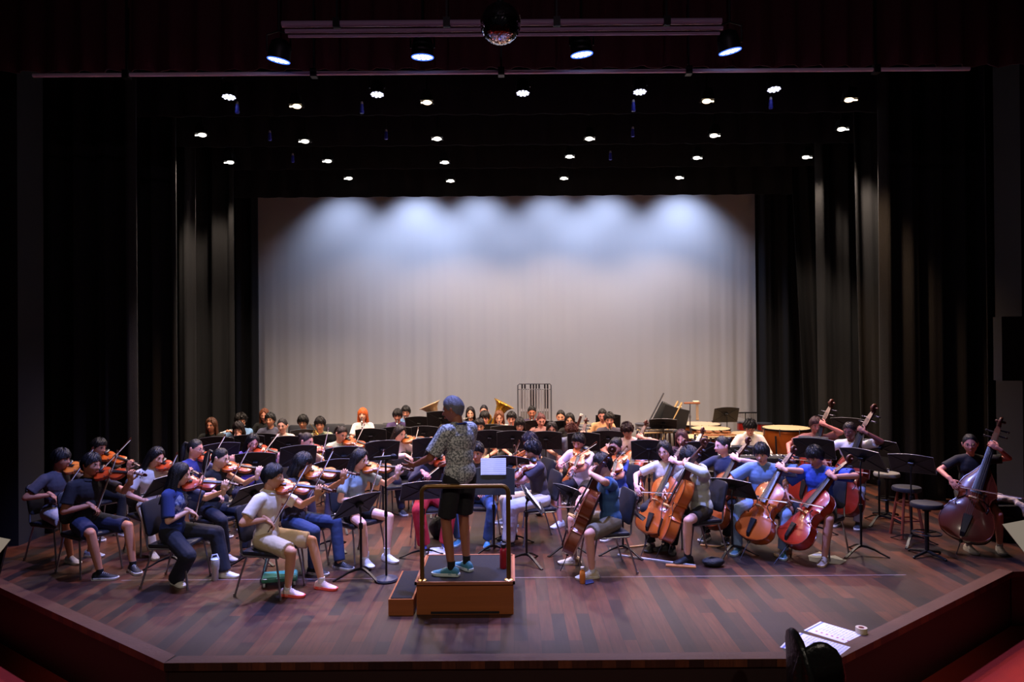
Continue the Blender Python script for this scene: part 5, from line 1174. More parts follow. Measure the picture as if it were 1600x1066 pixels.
# ============================================================ stools, box, towel on the right
def stool(px, py, h, label, kind, D=None):
    s_ = at_h(px, py, h) if D is None else at_d(px, py, D); root = bpy.data.objects.new('stool', None); COL.objects.link(root); root.location = (s_[0],s_[1],0); tag(root, label, 'stool', None)
    if D is not None: h = s_[2]
    mb = MB(); mb.lathe([(.15,h-.06),(.17,h-.05),(.175,h-.02),(.165,h-.003),(.10,h+.006),(.01,h+.006)], n=28); link('seat', mb.mesh('seat', mat('stool_top',(120,118,112),.5) if kind == 'pale' else SEATM), root)
    if kind == 'wood':
        rm = mat('stool_wood',(112,50,34),.45)
        for k in range(4):
            a = math.radians(45+90*k); c_, s2 = math.cos(a), math.sin(a); mb = MB(); mb.tube([(.10*c_,.10*s2,h-.05),(.20*c_,.20*s2,.0)], [.017,.019], 8); link('leg', mb.mesh('leg', rm), root)
        for zz_ in (.22,.42):
            rr_ = .20-.10*zz_/(h-.05); mb = MB(); cs = [(rr_*math.cos(math.radians(45+90*k)),rr_*math.sin(math.radians(45+90*k)),zz_) for k in range(4)]
            for k in range(4): mb.tube([cs[k],cs[(k+1)%4]], .010, 6)
            link('stretcher', mb.mesh('stretcher', rm), root)
    else:
        mb = MB(); mb.tube([(0,0,h-.05),(0,0,.05)], .024, 10); mb.lathe([(.045,h-.10),(.045,h-.05)], n=12); link('column', mb.mesh('column', BLKM), root)
        mb = MB(); mb.tube(ringpts((0,0,.27),.15,((1,0,0),(0,1,0)),28)[:-1], .009, 6, closed=True)
        for k in range(3): a = math.radians(120*k+20); mb.tube([(0,0,.27),(.15*math.cos(a),.15*math.sin(a),.27)], .008, 6)
        link('foot_ring', mb.mesh('foot_ring', BLKM), root)
        for k in range(4): a = math.radians(90*k+25); mb = MB(); mb.tube([(0,0,.06),(.22*math.cos(a),.22*math.sin(a),.02)], [.02,.014], 8); mb.ell((.225*math.cos(a),.225*math.sin(a),.014),(.016,.016,.014)); link('leg', mb.mesh('leg', BLKM), root)
stool(1447,785,.70,'black padded drum stool with round foot ring at the right','pad',D=8.35)
stool(1416,760,.66,'wooden bar stool with red brown legs and black seat','wood',D=9.2)
stool(1385,738,.70,'round grey topped stool behind the wooden bar stool','pale',D=10.2)
p = at_h(1556,850,0); bx = at_d(1556,850,9.15); root = bpy.data.objects.new('equipment_case', None); COL.objects.link(root); root.location = (bx[0],9.15,0); tag(root, 'black equipment case under a pale towel at far right', 'case')
mb = MB(); mb.box((0,0,.22),(.46,.40,.44),bev=.02); link('body', mb.mesh('body', mat('case_black',(20,20,22),.6), 30), root)
mb = MB(); mb.box((0,-.205,.30),(.12,.015,.03),bev=.006); link('handle', mb.mesh('handle', GREYM), root)
mb = MB(); rg = random.Random(4)
for i in range(11): mb.ell((-.16+.032*i+rg.uniform(-.02,.02), rg.uniform(-.10,.10), .015+.02*rg.random()+.05*math.exp(-((i-5)/3)**2)),(.07,.06,.04),noise=.1,seed=i)
mb.tube([(.15,-.15,.03),(.22,-.21,-.02),(.225,-.225,-.14)], [.04,.05,.04], 8)
v,f = remesh(mb,.012,2); m2 = MB(); m2.add(v,f); o = link('towel', m2.mesh('towel', mat('towel',(196,180,170),.95,bump=.6,bscale=80), 180), None, Matrix.Translation((bx[0],9.15,.44))); tag(o, 'crumpled pale towel lying on the black equipment case', 'towel')
mb = MB(); mb.box((0,0,.36),(.9,.5,.72),bev=.03); q = at_d(38,740,9.9); o = link('flight_case', mb.mesh('flight_case', mat('dark_case',(26,25,30),.6), 30), None, M4((q[0]+.1,9.9,0))); tag(o, 'dark flight case in the shadow at the left edge', 'case')
# ============================================================ percussion
COPPER = mat('copper_bowl', (226,120,50), .35, .45, var=.15, vscale=3); HEAD = mat('drum_head', (196,170,134), .55)
def timpano(px, py, D, r, label, h=None):
    t = at_d(px, py, D); h = t[2]; root = bpy.data.objects.new('timpano', None); COL.objects.link(root); root.location = (t[0],D,0); tag(root, label, 'drum', 'timpani')
    mb = MB(); mb.lathe([(.03,h-.56),(r*.45,h-.53),(r*.72,h-.42),(r*.9,h-.25),(r*.96,h-.08),(r*.97,h-.015)], n=36); link('bowl', mb.mesh('bowl', COPPER, 180), root)
    mb = MB(); mb.lathe([(r*1.0,h-.035),(r*1.03,h-.03),(r*1.03,h-.008),(r*1.0,h-.002)], n=36); link('hoop', mb.mesh('hoop', BLKM), root); mb = MB(); mb.lathe([(r*1.0,h-.01),(r*.98,h),(.01,h+.001)], n=36); link('head', mb.mesh('head', HEAD), root)
    for k in range(8): a = math.radians(45*k+10); mb = MB(); mb.tube([(r*1.04*math.cos(a),r*1.04*math.sin(a),h+.01),(r*1.04*math.cos(a),r*1.04*math.sin(a),h-.12)], .008, 6); link('tuning_rod', mb.mesh('tuning_rod', CHROME), root)
    for k in range(4): a = math.radians(90*k+45); mb = MB(); mb.tube([(r*1.03*math.cos(a),r*1.03*math.sin(a),h-.12),(r*.95*math.cos(a),r*.95*math.sin(a),h-.5),(r*.75*math.cos(a),r*.75*math.sin(a),.04)], .016, 8); mb.ell((r*.75*math.cos(a),r*.75*math.sin(a),.035),(.03,.03,.035)); link('leg', mb.mesh('leg', GREYM), root)
    mb = MB(); mb.lathe([(r*.78,.06),(r*.82,.07),(r*.78,.09)], n=28); link('base_ring', mb.mesh('base_ring', GREYM), root)
timpano(1093,662,14.9,.42,'timpano with pale head furthest left of the kettledrums')
timpano(1110,669,13.8,.37,'timpano with lit head behind the long haired cellist')
timpano(1170,677,14.0,.36,'copper timpano behind the keyboard player')
timpano(1228,668,13.2,.42,'large copper timpano beside the first bassist')
timpano(1092,682,13.0,.34,'low timpano with bright head in front of the copper drums')
def drum(px, py, D, r, dep, rgb, label, tiltx=0):
    t = at_d(px, py, D); h = t[2]; root = bpy.data.objects.new('tom_drum', None); COL.objects.link(root); root.location = (t[0],D,0); tag(root, label, 'drum', 'tom drums on stands')
    mb = MB(); mb.lathe([(r,h-dep),(r,h-.01)], n=30); link('shell', mb.mesh('shell', mat('red_shell',rgb,.3,coat=.6)), root)
    for z in (h-dep,h-.012): mb = MB(); mb.lathe([(r*1.0,z-.012),(r*1.05,z-.01),(r*1.05,z+.014),(r*1.0,z+.014)], n=30); link('hoop', mb.mesh('hoop', CHROME), root)
    mb = MB(); mb.lathe([(r*.99,h-.006),(.01,h-.002)], n=30); link('head', mb.mesh('head', HEAD), root)
    mb = MB(); mb.tube([(0,0,h-dep),(0,0,.4)], .014, 8); link('pole', mb.mesh('pole', CHROME), root)
    for k in range(3): a = math.radians(120*k+30); mb = MB(); mb.tube([(0,0,.45),(.3*math.cos(a),.3*math.sin(a),.01)], .010, 6); link('leg', mb.mesh('leg', CHROME), root)
drum(1163,659,15.2,.155,.18,(150,30,24),'red tom drum left of the keyboard player\'s head'); drum(1194,661,15.2,.155,.16,(150,30,24),'red tom drum right of the keyboard player\'s head')
drum(1005,662,15.3,.17,.12,(120,110,110),'small snare drum behind the pale pink tee cellist')
# xylophone / marimbas
def mallet_kbd(px, py, D, L, ry, label, n=30, tilt=0, barc=(112,58,34), rz=0, grp='mallet keyboards'):
    t = at_d(px, py, D); h = max(t[2],.5); root = bpy.data.objects.new('mallet_keyboard', None); COL.objects.link(root); root.matrix_basis = M4((t[0],D,0), math.radians(rz)); tag(root, label, 'percussion', grp)
    R = np.array(Matrix.Rotation(math.radians(tilt),3,'Y'))
    f = MB()
    for y0_, y1_ in ((-.24,-.12),(.24,.12),(0,0)):
        a = R@V(-L/2,y0_,0)+V(0,0,h-.03); b = R@V(L/2,y1_,0)+V(0,0,h-.03); f.tube([a,b], .018, 6)
    link('frame', f.mesh('frame', mat('pale_rail',(186,160,120),.5)), root)
    bm = mat('rosewood',barc,.35,coat=.3)
    for i in range(n):
        u = i/(n-1); x = -L/2+.03+u*(L-.06); ln = .30-.14*u; mb = MB(); w_ = (L-.06)/n*.86
        for row in ((0,) if i%7 in (2,6) else (0,1)):
            mb.box(R@V(x+(row*.5*w_),(-.12 if row == 0 else .12)*(1-.4*u),.012+.03*row)+V(0,0,h-.02),(w_,ln*.75,.018),R=R,bev=.003)
        link('bar', mb.mesh('bar', bm, 30), root)
    for i in range(0,n,2):
        u = i/(n-1); x = -L/2+.03+u*(L-.06); lr = (.42-.28*u)*min(1,h/.9); mb = MB(); a = R@V(x,-.08,-.02)+V(0,0,h-.02); mb.tube([a, a+R@V(0,0,-lr)], .018, 8); link('resonator', mb.mesh('resonator', CHROME), root)
    for sx in (-1,1):
        a = R@V(sx*L/2,0,0)+V(0,0,h-.03)
        for sy in (-.2,.2): mb = MB(); mb.tube([(a[0],sy*.9,a[2]),(a[0]+sx*.03,sy*1.1,.03)], .018, 8); mb.ell((a[0]+sx*.03,sy*1.1,.03),(.03,.03,.03)); link('leg', mb.mesh('leg', BLKM), root)
mallet_kbd(1024,672,13.6,.62,0,'small xylophone right of the pale pink tee cellist',16,0,(90,80,84))
mallet_kbd(1118,678,12.4,.62,0,'marimba with pale resonators below the drums',14,0,(150,90,50))
# tilted keyboard instrument in its frame (leans to the right)
t = at_d(1030,668,14.2); root = bpy.data.objects.new('vibraphone', None); COL.objects.link(root); root.location = (t[0],14.2,0); tag(root, 'black vibraphone stood up on a slant among the percussion', 'percussion')
R = np.array(Matrix.Rotation(math.radians(-62),3,'Y'))
mb = MB(); mb.box(V(0,.12,.86),(.95,.10,.30),R=R,bev=.03); link('body', mb.mesh('body', mat('case_black2',(18,18,20),.5)), root)
for y in (-.05,.28): mb = MB(); a = R@V(-.55,0,-.17)+V(0,y,.86); b = R@V(.62,0,-.17)+V(0,y,.86); mb.tube([a,b], .022, 6); link('rail', mb.mesh('rail', mat('pale_rail2',(206,172,120),.45)), root)
mb = MB(); a = R@V(-.6,0,.2)+V(0,.1,.86); b = R@V(.62,0,.2)+V(0,.1,.86); mb.tube([a,b], .016, 6); link('tube_rail', mb.mesh('tube_rail', CHROME), root)
mb = MB(); mb.box(V(.30,-.05,1.02),(.50,.03,.42),R=np.array(Matrix.Rotation(math.radians(14),3,'Y'))); link('cover', mb.mesh('cover', BLK, 20), root)
for sx in (-.35,.4): mb = MB(); mb.tube([(sx,.1,.55),(sx*1.1,-.1,.01)], .02, 8); mb.tube([(sx,.1,.55),(sx*1.1,.32,.01)], .02, 8); link('leg', mb.mesh('leg', BLKM), root)
# mallets standing in a holder, wood block on a stand with hanging sticks
t = at_d(1052,650,14.6)
for i, dx in enumerate((0,.09,.13)):
    mb = MB(); mb.tube([(0,0,0),(.01,0,.42)], .006, 6); hb_ = MB(); hb_.ell((.01,0,.44),(.035,.035,.03)); root = bpy.data.objects.new('mallet', None); COL.objects.link(root); root.location = (t[0]+dx,14.6,t[2]-.30+.02*i); tag(root, 'pale headed mallet standing behind the slanted vibraphone', 'mallet', 'mallets in the percussion tray')
    link('stick', mb.mesh('stick', mat('pale_stick',(196,150,96),.5)), root); link('mallet_head', hb_.mesh('mallet_head', mat('felt',(220,200,170),.9)), root)
mb = MB(); mb.box((0,0,0),(.5,.3,.03)); o = bpy.data.objects.new('percussion_tray', None); COL.objects.link(o); o.location = (t[0]+.06,14.6,0); tag(o, 'black percussion tray stand holding mallets', 'tray'); link('tray', mb.mesh('tray', BLK, 0), o).location = (0,0,t[2]-.32)
mb = MB(); mb.tube([(0,0,0),(0,0,t[2]-.33)], .014, 8); mb.tube([(-.25,0,.012),(.25,0,.012)], .012, 6); mb.tube([(0,-.25,.012),(0,.25,.012)], .012, 6); link('pole', mb.mesh('pole', BLKM), o)
t = at_d(1081,630,14.4); root = bpy.data.objects.new('wood_block_stand', None); COL.objects.link(root); root.location = (t[0],14.4,0); z = t[2]; tag(root, 'long wood block bar on a chrome stand with hanging sticks', 'percussion')
mb = MB(); mb.box((0,0,z),(.32,.07,.035),bev=.01); link('bar', mb.mesh('bar', mat('block_wood',(150,90,58),.5)), root); mb = MB(); mb.box((.08,0,z+.03),(.12,.07,.03),bev=.01); link('pad', mb.mesh('pad', mat('pad',(230,214,190),.9)), root)
mb = MB(); mb.tube([(-.04,0,z-.02),(-.04,0,.4)], .012, 8); mb.lathe([(.022,z-.3),(.022,z-.25)],(-.04,0,0),n=10); link('pole', mb.mesh('pole', CHROME), root)
for x in (.09,.12): mb = MB(); mb.tube([(x,0,z-.02),(x+.003,0,z-.32)], .008, 6); mb.ell((x+.003,0,z-.33),(.012,.012,.02)); link('beater', mb.mesh('beater', mat('pale_stick',(196,150,96),.5)), root)
for k in range(3): a = math.radians(120*k+30); mb = MB(); mb.tube([(-.04,0,.45),(-.04+.3*math.cos(a),.3*math.sin(a),.01)], .010, 6); link('leg', mb.mesh('leg', CHROME), root)
# bar chimes on the right
t = at_d(1166,645,14.8); root = bpy.data.objects.new('bar_chimes', None); COL.objects.link(root); root.location = (t[0],14.8,0); z = t[2]; tag(root, 'bar chimes hanging from a short dark beam right of the grey stand', 'percussion')
mb = MB(); mb.box((0,0,z),(.42,.03,.025)); link('beam', mb.mesh('beam', EBONY, 0), root); mb = MB()
for i in range(20): mb.tube([(-.19+.02*i,0,z-.01),(-.19+.02*i,0,z-.08-.006*i)], .004, 5)
link('chime_bars', mb.mesh('chime_bars', SILVER), root); mb = MB(); mb.tube([(-.02,0,z),(-.02,0,.01)], .012, 8); link('pole', mb.mesh('pole', BLKM), root)
mb = MB(); mb.tube([(-.25,0,.012),(.2,0,.012)], .012, 6); mb.tube([(-.02,-.25,.012),(-.02,.25,.012)], .012, 6); link('foot', mb.mesh('foot', BLKM), root)
# suspended cymbal near the bassoon
t = at_d(915,661,15.3); root = bpy.data.objects.new('table_lamp', None); COL.objects.link(root); root.location = (t[0],15.3,0); z = t[2]; tag(root, 'pale lit cymbal on a thin stand behind the bassoonist', 'cymbal'); root.name = 'cymbal'
mb = MB(); mb.lathe([(.17,z-.012),(.172,z-.010),(.06,z+.004),(.03,z+.035),(.006,z+.04)], n=30); link('plate', mb.mesh('plate', mat('cymbal_bronze',(230,205,160),.3,.8)), root); mb = MB(); mb.tube([(0,0,0.01),(0,0,z+.16)], .009, 6)
for k in range(3): a = math.radians(120*k); mb.tube([(0,0,.35),(.25*math.cos(a),.25*math.sin(a),.01)], .008, 6)
link('stand', mb.mesh('stand', CHROME), root)
# tubular bells
t0, t1 = at_d(809,600,14.9), at_d(861,600,14.9); wd = t1[0]-t0[0]; zt_ = t0[2]; root = bpy.data.objects.new('tubular_bells', None); COL.objects.link(root); root.location = ((t0[0]+t1[0])/2,14.9,0); tag(root, 'tall rack of tubular bells standing behind the woodwinds', 'percussion')
FR = mat('bell_frame',(96,94,100),.4,.3); mb = MB(); hw = wd/2
mb.tube([(-hw,0,.05),(-hw,0,zt_-.03),(-hw+.03,0,zt_),(hw-.03,0,zt_),(hw,0,zt_-.03),(hw,0,.05)], .014, 8); mb.tube([(-hw,0,zt_-.115),(hw,0,zt_-.115)], .009, 6); mb.tube([(-hw,0,.45),(hw,0,.45)], .012, 6)
for sx in (-hw,hw): mb.tube([(sx,-.3,.02),(sx,.3,.02)], .018, 8); mb.tube([(sx,0,.05),(sx,0,.02)], .018, 8)
link('frame', mb.mesh('frame', FR), root)
for i in range(13):
    x = -hw+.05+(wd-.1)*i/12; mb = MB(); mb.tube([(x,-.02,zt_-.10),(x,-.02,zt_-.10-1.25+.045*i)], .013, 10); link('bell', mb.mesh('bell', mat('bell_steel',(176,170,178),.35,.4)), root)
for i in range(10):
    if i%5 in (2,): continue
    x = -hw+.09+(wd-.16)*i/9; mb = MB(); mb.tube([(x,.03,zt_+.0),(x,.03,zt_-.52)], .017, 10); link('damper', mb.mesh('damper', mat('bell_dark',(44,42,50),.35,.7)), root)
mb = MB(); mb.box((0,.0,1.02),(wd*.86,.06,.16)); link('damper_box', mb.mesh('damper_box', mat('grey_panel',(110,108,110),.5), 0), root)
# bassoon, tubas
t = at_d(908,648,12.2)
mb = MB(); a, b = V(.0,0,1.36), V(-.42,.10,.42); a = V(t[0]+.0,12.15,t[2]); b = a+V(-.34,.05,-.95); c = (a+b)/2; d = nrm(b-a)
root = bpy.data.objects.new('bassoon', None); COL.objects.link(root); root.location = c; tag(root, 'dark red bassoon with white bell ring held by the bassoonist', 'bassoon')
mb.tube([a-c,a+d*.3-c,b-c], [.022,.026,.034], 12); link('body', mb.mesh('body', mat('bassoon_wood',(74,34,30),.3,coat=.4)), root); mb = MB(); mb.tube([a-d*.015-c,a+d*.02-c], .029, 14); link('bell_ring', mb.mesh('bell_ring', mat('ivory',(236,230,220),.4)), root)
mb = MB(); mb.tube([a+d*.35-c+V(-.03,-.02,0),a+d*.42-c+V(-.09,-.06,.08),a+d*.4-c+V(-.20,-.03,.04)], .004, 6); link('crook', mb.mesh('crook', SILVER), root)
def tuba(px, py, D, ang, rz, metal, label):
    t = at_d(px, py, D); as_ = make_tuba(metal); M = Matrix.Translation(Vector(t))@Matrix.Rotation(math.radians(rz),4,'Z')@Matrix.Rotation(math.radians(ang),4,'Y')@Matrix.Translation((-.10,0,-.95)); place(as_, 'tuba', M, label, 'tuba', 'tubas')
tuba(672,634,13.4,24,180,mat('pale_brass',(206,178,142),.3,.6),'pale brass tuba with bell tilted left of the conductor\'s head')
tuba(787,632,13.6,28,0,mat('gold_brass',(206,160,60),.25,.75),'golden tuba with bell tilted to the right of the conductor')
# electric keyboard on its stand
t = at_d(1176,712,11.0); root = bpy.data.objects.new('electric_keyboard', None); COL.objects.link(root); root.location = (t[0],10.95,0); z = t[2]; tag(root, 'black electric keyboard on stand in front of the cream hooded player', 'keyboard')
root.rotation_euler = (0,0,math.radians(-8))
mb = MB(); mb.box((0,0,z-.04),(1.25,.30,.08),bev=.01); link('body', mb.mesh('body', BLK, 30), root); mb = MB(); mb.box((0,.08,z+.004),(1.15,.13,.012)); link('white_keys', mb.mesh('white_keys', mat('ivory_keys',(230,226,216),.3), 0), root); mb = MB()
for i in range(52):
    if i%7 in (2,6): continue
    mb.box((-.56+.022*i+.011,.05,z+.015),(.011,.08,.012))
link('black_keys', mb.mesh('black_keys', EBONY, 0), root)
for sx in (-.5,.5): mb = MB(); mb.tube([(sx,-.15,.02),(sx,0,z-.08)], .018, 8); mb.tube([(sx,.2,.02),(sx,0,z-.08)], .018, 8); link('leg', mb.mesh('leg', BLKM), root)
# ============================================================ stage lamps
LED = emit('led_lens', (.50,.62,1.0), 7); LED2 = emit('led_lens_white', (.70,.72,1.0), 4); WRM = emit('halogen', (1.0,.74,.46), 3); FLO = emit('flood_lamp', (1.0,.93,.82), 3.5)
RING = emit('led_ring', (.06,.16,1.0), 1.6)
HOUS = mat('lamp_housing', (18,18,20), .5, .2)
def spot(loc, tgt, watts, col, deg, blend=.6, rad=.06, name='spot_lamp', parent=None):
    l = bpy.data.lights.new(name, 'SPOT'); l.energy = watts*LK; l.color = col; l.spot_size = math.radians(deg); l.spot_blend = blend; l.shadow_soft_size = rad
    o = bpy.data.objects.new(name, l); COL.objects.link(o); o.location = loc; o.rotation_euler = (Vector(tgt)-Vector(loc)).to_track_quat('-Z','Y').to_euler(); return o
def par(px, py, D, tgt, lm, watts, col, deg, r, n, label, grp, hz_top=7.9):
    p = at_d(px, py, D); ax = nrm(V(*tgt)-p); x, y, z = frame(-ax)
    root = bpy.data.objects.new('stage_light', None); COL.objects.link(root); root.location = p; tag(root, label, 'stage light', grp)
    A_ = np.array([x,y,z])
    mb = MB(); mb.lathe([(r*.5,.20),(r*.85,.17),(r,.10),(r*1.04,0),(r*1.04,-.015),(r*.98,-.015),(r*.96,.01),(.01,.012)], A=A_, n=24); link('housing', mb.mesh('housing', HOUS), root)
    mb = MB(); pts = [(0,0)]+[(.46*r*math.cos(a),.46*r*math.sin(a)) for a in np.arange(6)*math.pi/3]+[(.80*r*math.cos(a),.80*r*math.sin(a)) for a in np.arange(n)*2*math.pi/n]
    for i, (u, v) in enumerate(pts): 
        if i == 0 and r > .13: continue
        mb.ell(-z*.012+x*u+y*v, (.19*r,.19*r,.006), A_, 12, 6)
    link('lens', mb.mesh('lens', lm), root)
    if r > .1: mb = MB(); mb.tube([x*r*1.0*math.cos(a)+y*r*1.0*math.sin(a)-z*.018 for a in np.arange(24)*2*math.pi/24], .007, 6, closed=True); link('lens_ring', mb.mesh('lens_ring', RING), root)
    mb = MB(); s1, s2 = V(r*1.1,0,.08), V(-r*1.1,0,.08); mb.tube([s1,V(r*1.1,0,.26),V(0,0,.30),V(-r*1.1,0,.26),s2], .010, 6); mb.tube([(0,0,.30),(0,0,hz_top-p[2])], .012, 6); link('yoke', mb.mesh('yoke', HOUS), root)
    spot(p+ax*.05, tgt, watts, col, deg, parent=root)
BL = (.30,.36,1.0); BW_ = (.42,.42,1.0)
for x, y, tx, wt_, lb in ((435,91,-3.4,1,'bright blue white stage light furthest left under the red border'),(660,86,-1.0,1,'bright blue white stage light left of the mirror ball'),(909,82,1.4,1,'bright blue white stage light right of the mirror ball'),(1141,77,3.4,.8,'bright blue white stage light furthest right under the red border')):
    par(x, y, 7.7, (tx,8.2,.6), LED, 1500*wt_, BL, 62, .115, 12, lb, 'front row of LED stage lights')
for x, y, tx, lb in ((357,150,-3.8,'small LED stage light first from left in the second row'),(589,146,-1.8,'small LED stage light second from left in the second row'),(817,144,.2,'small LED stage light in the middle of the second row'),(1000,142,1.8,'small LED stage light fourth from left in the second row'),(1210,138,3.8,'small LED stage light fifth from left in the second row')):
    par(x, y, 10.2, (tx,9.4,.6), LED2, 480, (.62,.50,1.0), 70, .095, 9, lb, 'second row of LED stage lights')
def flood(px, py, D, lm, w_, watts, col, label, grp, tgt=None, deg=130):
    p = at_d(px, py, D); root = bpy.data.objects.new('flood_light', None); COL.objects.link(root); root.location = p; tag(root, label, 'stage light', grp)
    yaw = math.atan2(p[0], p[1])*-.9; root.rotation_euler = (0,0,0)
    mb = MB(); h = w_*.62; s_ = w_*.5
    top = [(-s_*.6,-.10,.16),(s_*.6,-.10,.16),(s_*.6,.10,.16),(-s_*.6,.10,.16)]; mid = [(-s_*1.15,-h*.9,0),(s_*1.15,-h*.9,0),(s_*1.15,h*.9,0),(-s_*1.15,h*.9,0)]; mid2 = [(-s_,-h*.75,.004),(s_,-h*.75,.004),(s_,h*.75,.004),(-s_,h*.75,.004)]; mb.loft([top,mid,mid2,[(-s_*.9,-h*.6,.03),(s_*.9,-h*.6,.03),(s_*.9,h*.6,.03),(-s_*.9,h*.6,.03)]][::-1]); link('housing', mb.mesh('housing', HOUS, 30), root)
    mb = MB(); mb.ell((0,.01,-.004),(s_*.78,h*.62,.03),n=20,k=8); link('reflector', mb.mesh('reflector', lm), root)
    mb = MB(); mb.tube([(-s_*.95,-h*.75,-.035),(s_*.95,-h*.75,-.035)], .011, 6); link('lamp_tube', mb.mesh('lamp_tube', lm), root)
    mb = MB(); 
    for sx in (-1,1): mb.box((sx*s_*1.1,0,.02),(.012,.05,.10))
    mb.tube([(0,0,.15),(0,0,7.9-p[2])], .012, 6); link('bracket', mb.mesh('bracket', HOUS), root)
    t = tgt or (p[0], p[1]-.2, 0); spot(p-V(0,0,.06), t, watts, col, deg, .5, .10); return root
for x, y, lb in ((463,165,'warm halogen flood first from left'),(667,159,'warm halogen flood left of centre'),(1105,157,'warm halogen flood right of centre'),(1328,155,'warm halogen flood furthest right')):
    flood(x, y, 10.7, WRM, .17, 520, (1,.62,.36), lb, 'warm halogen floods', tgt=(at_d(x,y,10.7)[0]*.75, 11.0, .5), deg=95)
RW = (1.0,.80,.66)
for i, (x, y, D, wt) in enumerate(((315,210,12.1,1),(476,220,12.1,1),(683,216,12.1,1),(921,216,12.1,1),(1116,211,12.1,1),(1316,201,12.1,1),
        (359,253,13.6,1),(512,251,13.6,1),(695,253,13.6,1),(890,244,13.6,.4),(1089,246,13.6,1),(1260,245,13.6,1),(545,278,14.75,.4),(704,282,14.75,1),(881,278,14.75,1),(1061,277,14.75,1))):
    row = 'third' if D < 13 else ('fourth' if D < 14.5 else 'fifth'); nth = {0:'first',1:'second',2:'third',3:'fourth',4:'fifth',5:'sixth'}[i%6 if i < 12 else i-12]
    flood(x, y, D, FLO, .17, (520 if D < 13 else (230 if D < 14.5 else 185))*wt, RW, f'flood light in the {row} row of lamps, {nth} from the left', 'flood lights above the orchestra', tgt=(at_d(x,y,D)[0]*.9, D-.3+(.1 if D > 14.5 else 0), 0), deg=96 if D < 14.5 else 120)
# lamps washing the backdrop
for i, x in enumerate((522,642,745,862,955,1080)):
    p = at_d(x, 300, 15.42); p[2] = 6.6
    root = bpy.data.objects.new('cyclorama_light', None); COL.objects.link(root); root.location = p; tag(root, 'small hanging lamp washing the backdrop above the edge of the border', 'stage light', 'backdrop lamps')
    mb = MB(); mb.lathe([(.05,.16),(.06,.14),(.065,0),(.055,0),(.05,.05),(.01,.06)], n=16); link('housing', mb.mesh('housing', HOUS), root); mb = MB(); mb.tube([(0,0,.15),(0,0,7.9-p[2])], .01, 6); link('bracket', mb.mesh('bracket', HOUS), root)
    spot(p-V(0,0,.08), (p[0]+.0, DC, 3.4), (250,410,290,270,320,400)[i], (.42,.56,1.0), 92, 1.0, .12)
# clips along the top of the backdrop
for i, x in enumerate((400,462,529,595,662,729,797,865,931,1000,1066,1131)):
    p = at_d(x, 305-(x-800)*.007, 15.3); mb = MB(); mb.box((0,0,.06),(.05,.05,.13),bev=.01); mb.tube([(0,0,.1),(0,0,7.9-p[2])], .008, 6); o = link('hanging_clip', mb.mesh('hanging_clip', HOUS), None, Matrix.Translation(Vector(p))); tag(o, 'small dark hanging clip along the top of the backdrop', 'clip', 'clips above the backdrop')
# hanging blue sockets
BLU = mat('blue_plastic', (70,80,220), .4); WHP = mat('white_plastic', (220,220,235), .4)
for x, y, D, lb in ((370,168,10.4,'blue cable socket hanging under the small LED light at the left'),(565,168,10.4,'blue cable socket hanging left of the second LED light'),(990,165,10.4,'blue cable socket hanging under the fourth LED light'),(1205,161,10.4,'blue cable socket hanging under the fifth LED light'),(421,212,12.3,'blue cable socket between the first two floods of the third row'),(603,210,12.3,'blue cable socket left of the third flood of the third row'),(989,206,12.3,'blue cable socket right of the fourth flood of the third row'),(457,247,13.7,'tiny blue cable socket left in the fourth row'),(954,243,13.7,'tiny blue cable socket right in the fourth row')):
    p = at_d(x, y, D); root = bpy.data.objects.new('cable_socket', None); COL.objects.link(root); root.location = p; tag(root, lb, 'socket', 'hanging blue sockets')
    mb = MB(); mb.lathe([(.028,-.08),(.034,-.06),(.026,-.02),(.03,.0),(.022,.03),(.024,.05)], n=12); link('body', mb.mesh('body', BLU), root); mb = MB(); mb.lathe([(.02,.05),(.022,.055),(.016,.09)], n=10); link('collar', mb.mesh('collar', WHP), root)
    mb = MB(); mb.tube([(0,0,.09),(.01,0,.3),(-.005,0,7.9-p[2])], .004, 5); link('cable', mb.mesh('cable', BLK), root)
# mirror ball
p = at_d(782,36,6.6); root = bpy.data.objects.new('mirror_ball', None); COL.objects.link(root); root.location = p; tag(root, 'faceted mirror ball hanging at the top centre of the stage', 'mirror ball')
rb = 32*6.6/F; mb = MB(); rg = np.random.RandomState(3); NR, NC = 30, 60
for i in range(NR):
    a0, a1 = math.pi*i/NR-math.pi/2, math.pi*(i+1)/NR-math.pi/2; am = (a0+a1)/2; nc = max(4, int(NC*math.cos(am)))
    for j in range(nc):
        b0, b1 = 2*math.pi*j/nc, 2*math.pi*(j+.93)/nc; g_ = (a1-a0)*.93
        q = [V(math.cos(a)*math.cos(b), math.cos(a)*math.sin(b), math.sin(a))*rb for a, b in ((a0,b0),(a0,b1),(a0+g_,b1),(a0+g_,b0))]
        jit = [rg.normal(0,.0006) for _ in q]; n_ = nrm(sum(q)); q = [k+n_*e for k, e in zip(q, jit)]; base = [k*.96 for k in q]
        mb.add(np.array(q+base), [(0,1,2,3),(0,4,5,1),(1,5,6,2),(2,6,7,3),(3,7,4,0)])
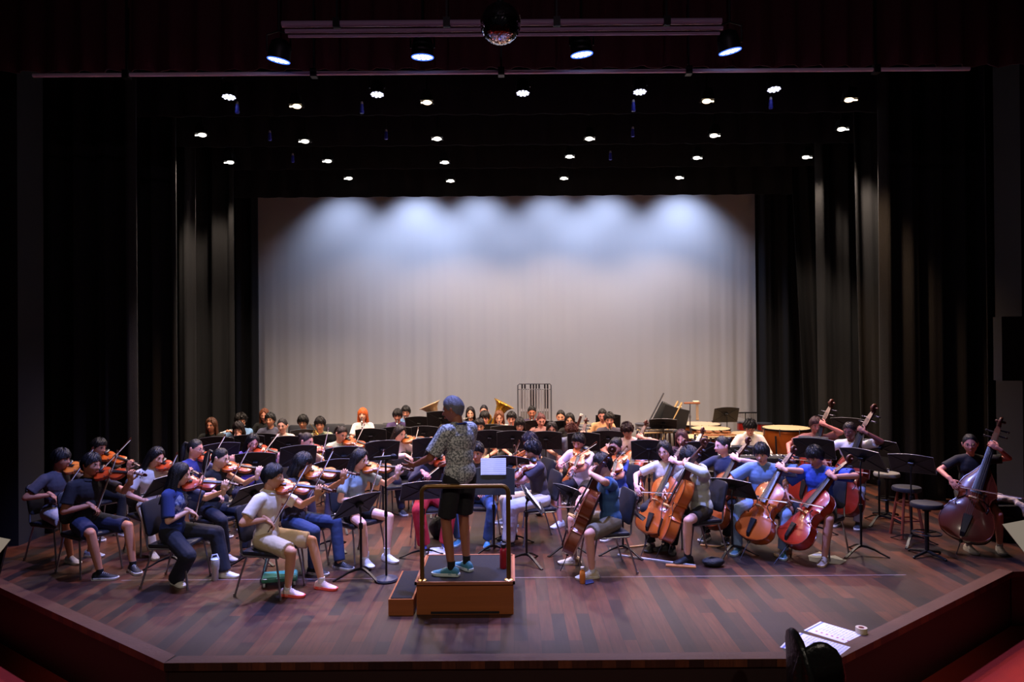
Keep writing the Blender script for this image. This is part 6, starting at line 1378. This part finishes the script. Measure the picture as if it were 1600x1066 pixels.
link('mirror_tiles', mb.mesh('mirror_tiles', mat('mirror_tile',(230,230,235),.04,1.0), 0), root, label='small square mirror tiles')
mb = MB(); mb.ell((0,0,0),(rb*.975,)*3,n=24,k=16); link('core', mb.mesh('core', BLK), root); mb = MB(); mb.lathe([(.03,rb-.01),(.03,rb+.05)], n=12); mb.tube([(0,0,rb+.04),(0,0,7.9-p[2])], .008, 6); mb.box((0,0,rb+.12),(.12,.12,.10)); link('motor', mb.mesh('motor', HOUS), root)

# assumed front-of-house lamps added out of view, throwing weak warm light on the stage
for x, lb in ((-3.2,'assumed unseen front of house lamp above the auditorium on the left'),(3.2,'assumed unseen front of house lamp above the auditorium on the right')):
    root = bpy.data.objects.new('stage_light', None); COL.objects.link(root); root.location = (x,-1.5,6.2); tag(root, lb, 'stage light', 'assumed front of house lamps')
    ax = nrm(V(x*.1,8.5,.3)-V(x,-1.5,6.2)); fx, fy, fz = frame(-ax); mb = MB(); mb.lathe([(.06,.25),(.10,.2),(.12,0),(.11,-.01),(.01,.05)], A=np.array([fx,fy,fz]), n=20); link('housing', mb.mesh('housing', HOUS), root)
    mb = MB(); mb.tube([(0,0,.12),(0,0,1.7)], .012, 6); link('bracket', mb.mesh('bracket', HOUS), root)
    spot(V(x,-1.5,6.2)+ax*.06, (x*.1,8.5,.3), 430, (1.0,.84,.70), 52, .7, .10)

root = bpy.data.objects.new('stage_light', None); COL.objects.link(root); root.location = (0,-1.2,6.6); tag(root, 'added violet fill lamp above the auditorium centre, out of view', 'stage light')
mb = MB(); mb.lathe([(.05,.22),(.09,.18),(.10,0),(.09,-.01),(.01,.04)], A=np.array(frame(-nrm(V(0,9.5,-.9)))), n=20); link('housing', mb.mesh('housing', HOUS), root); mb = MB(); mb.tube([(0,0,.1),(0,0,1.3)], .012, 6); link('bracket', mb.mesh('bracket', HOUS), root)
spot((0,-1.12,6.6), (0,8.3,5.9), 110, (1.0,.72,.92), 74, .6, .08)  # added unseen fill light for the overhead pipes and red border
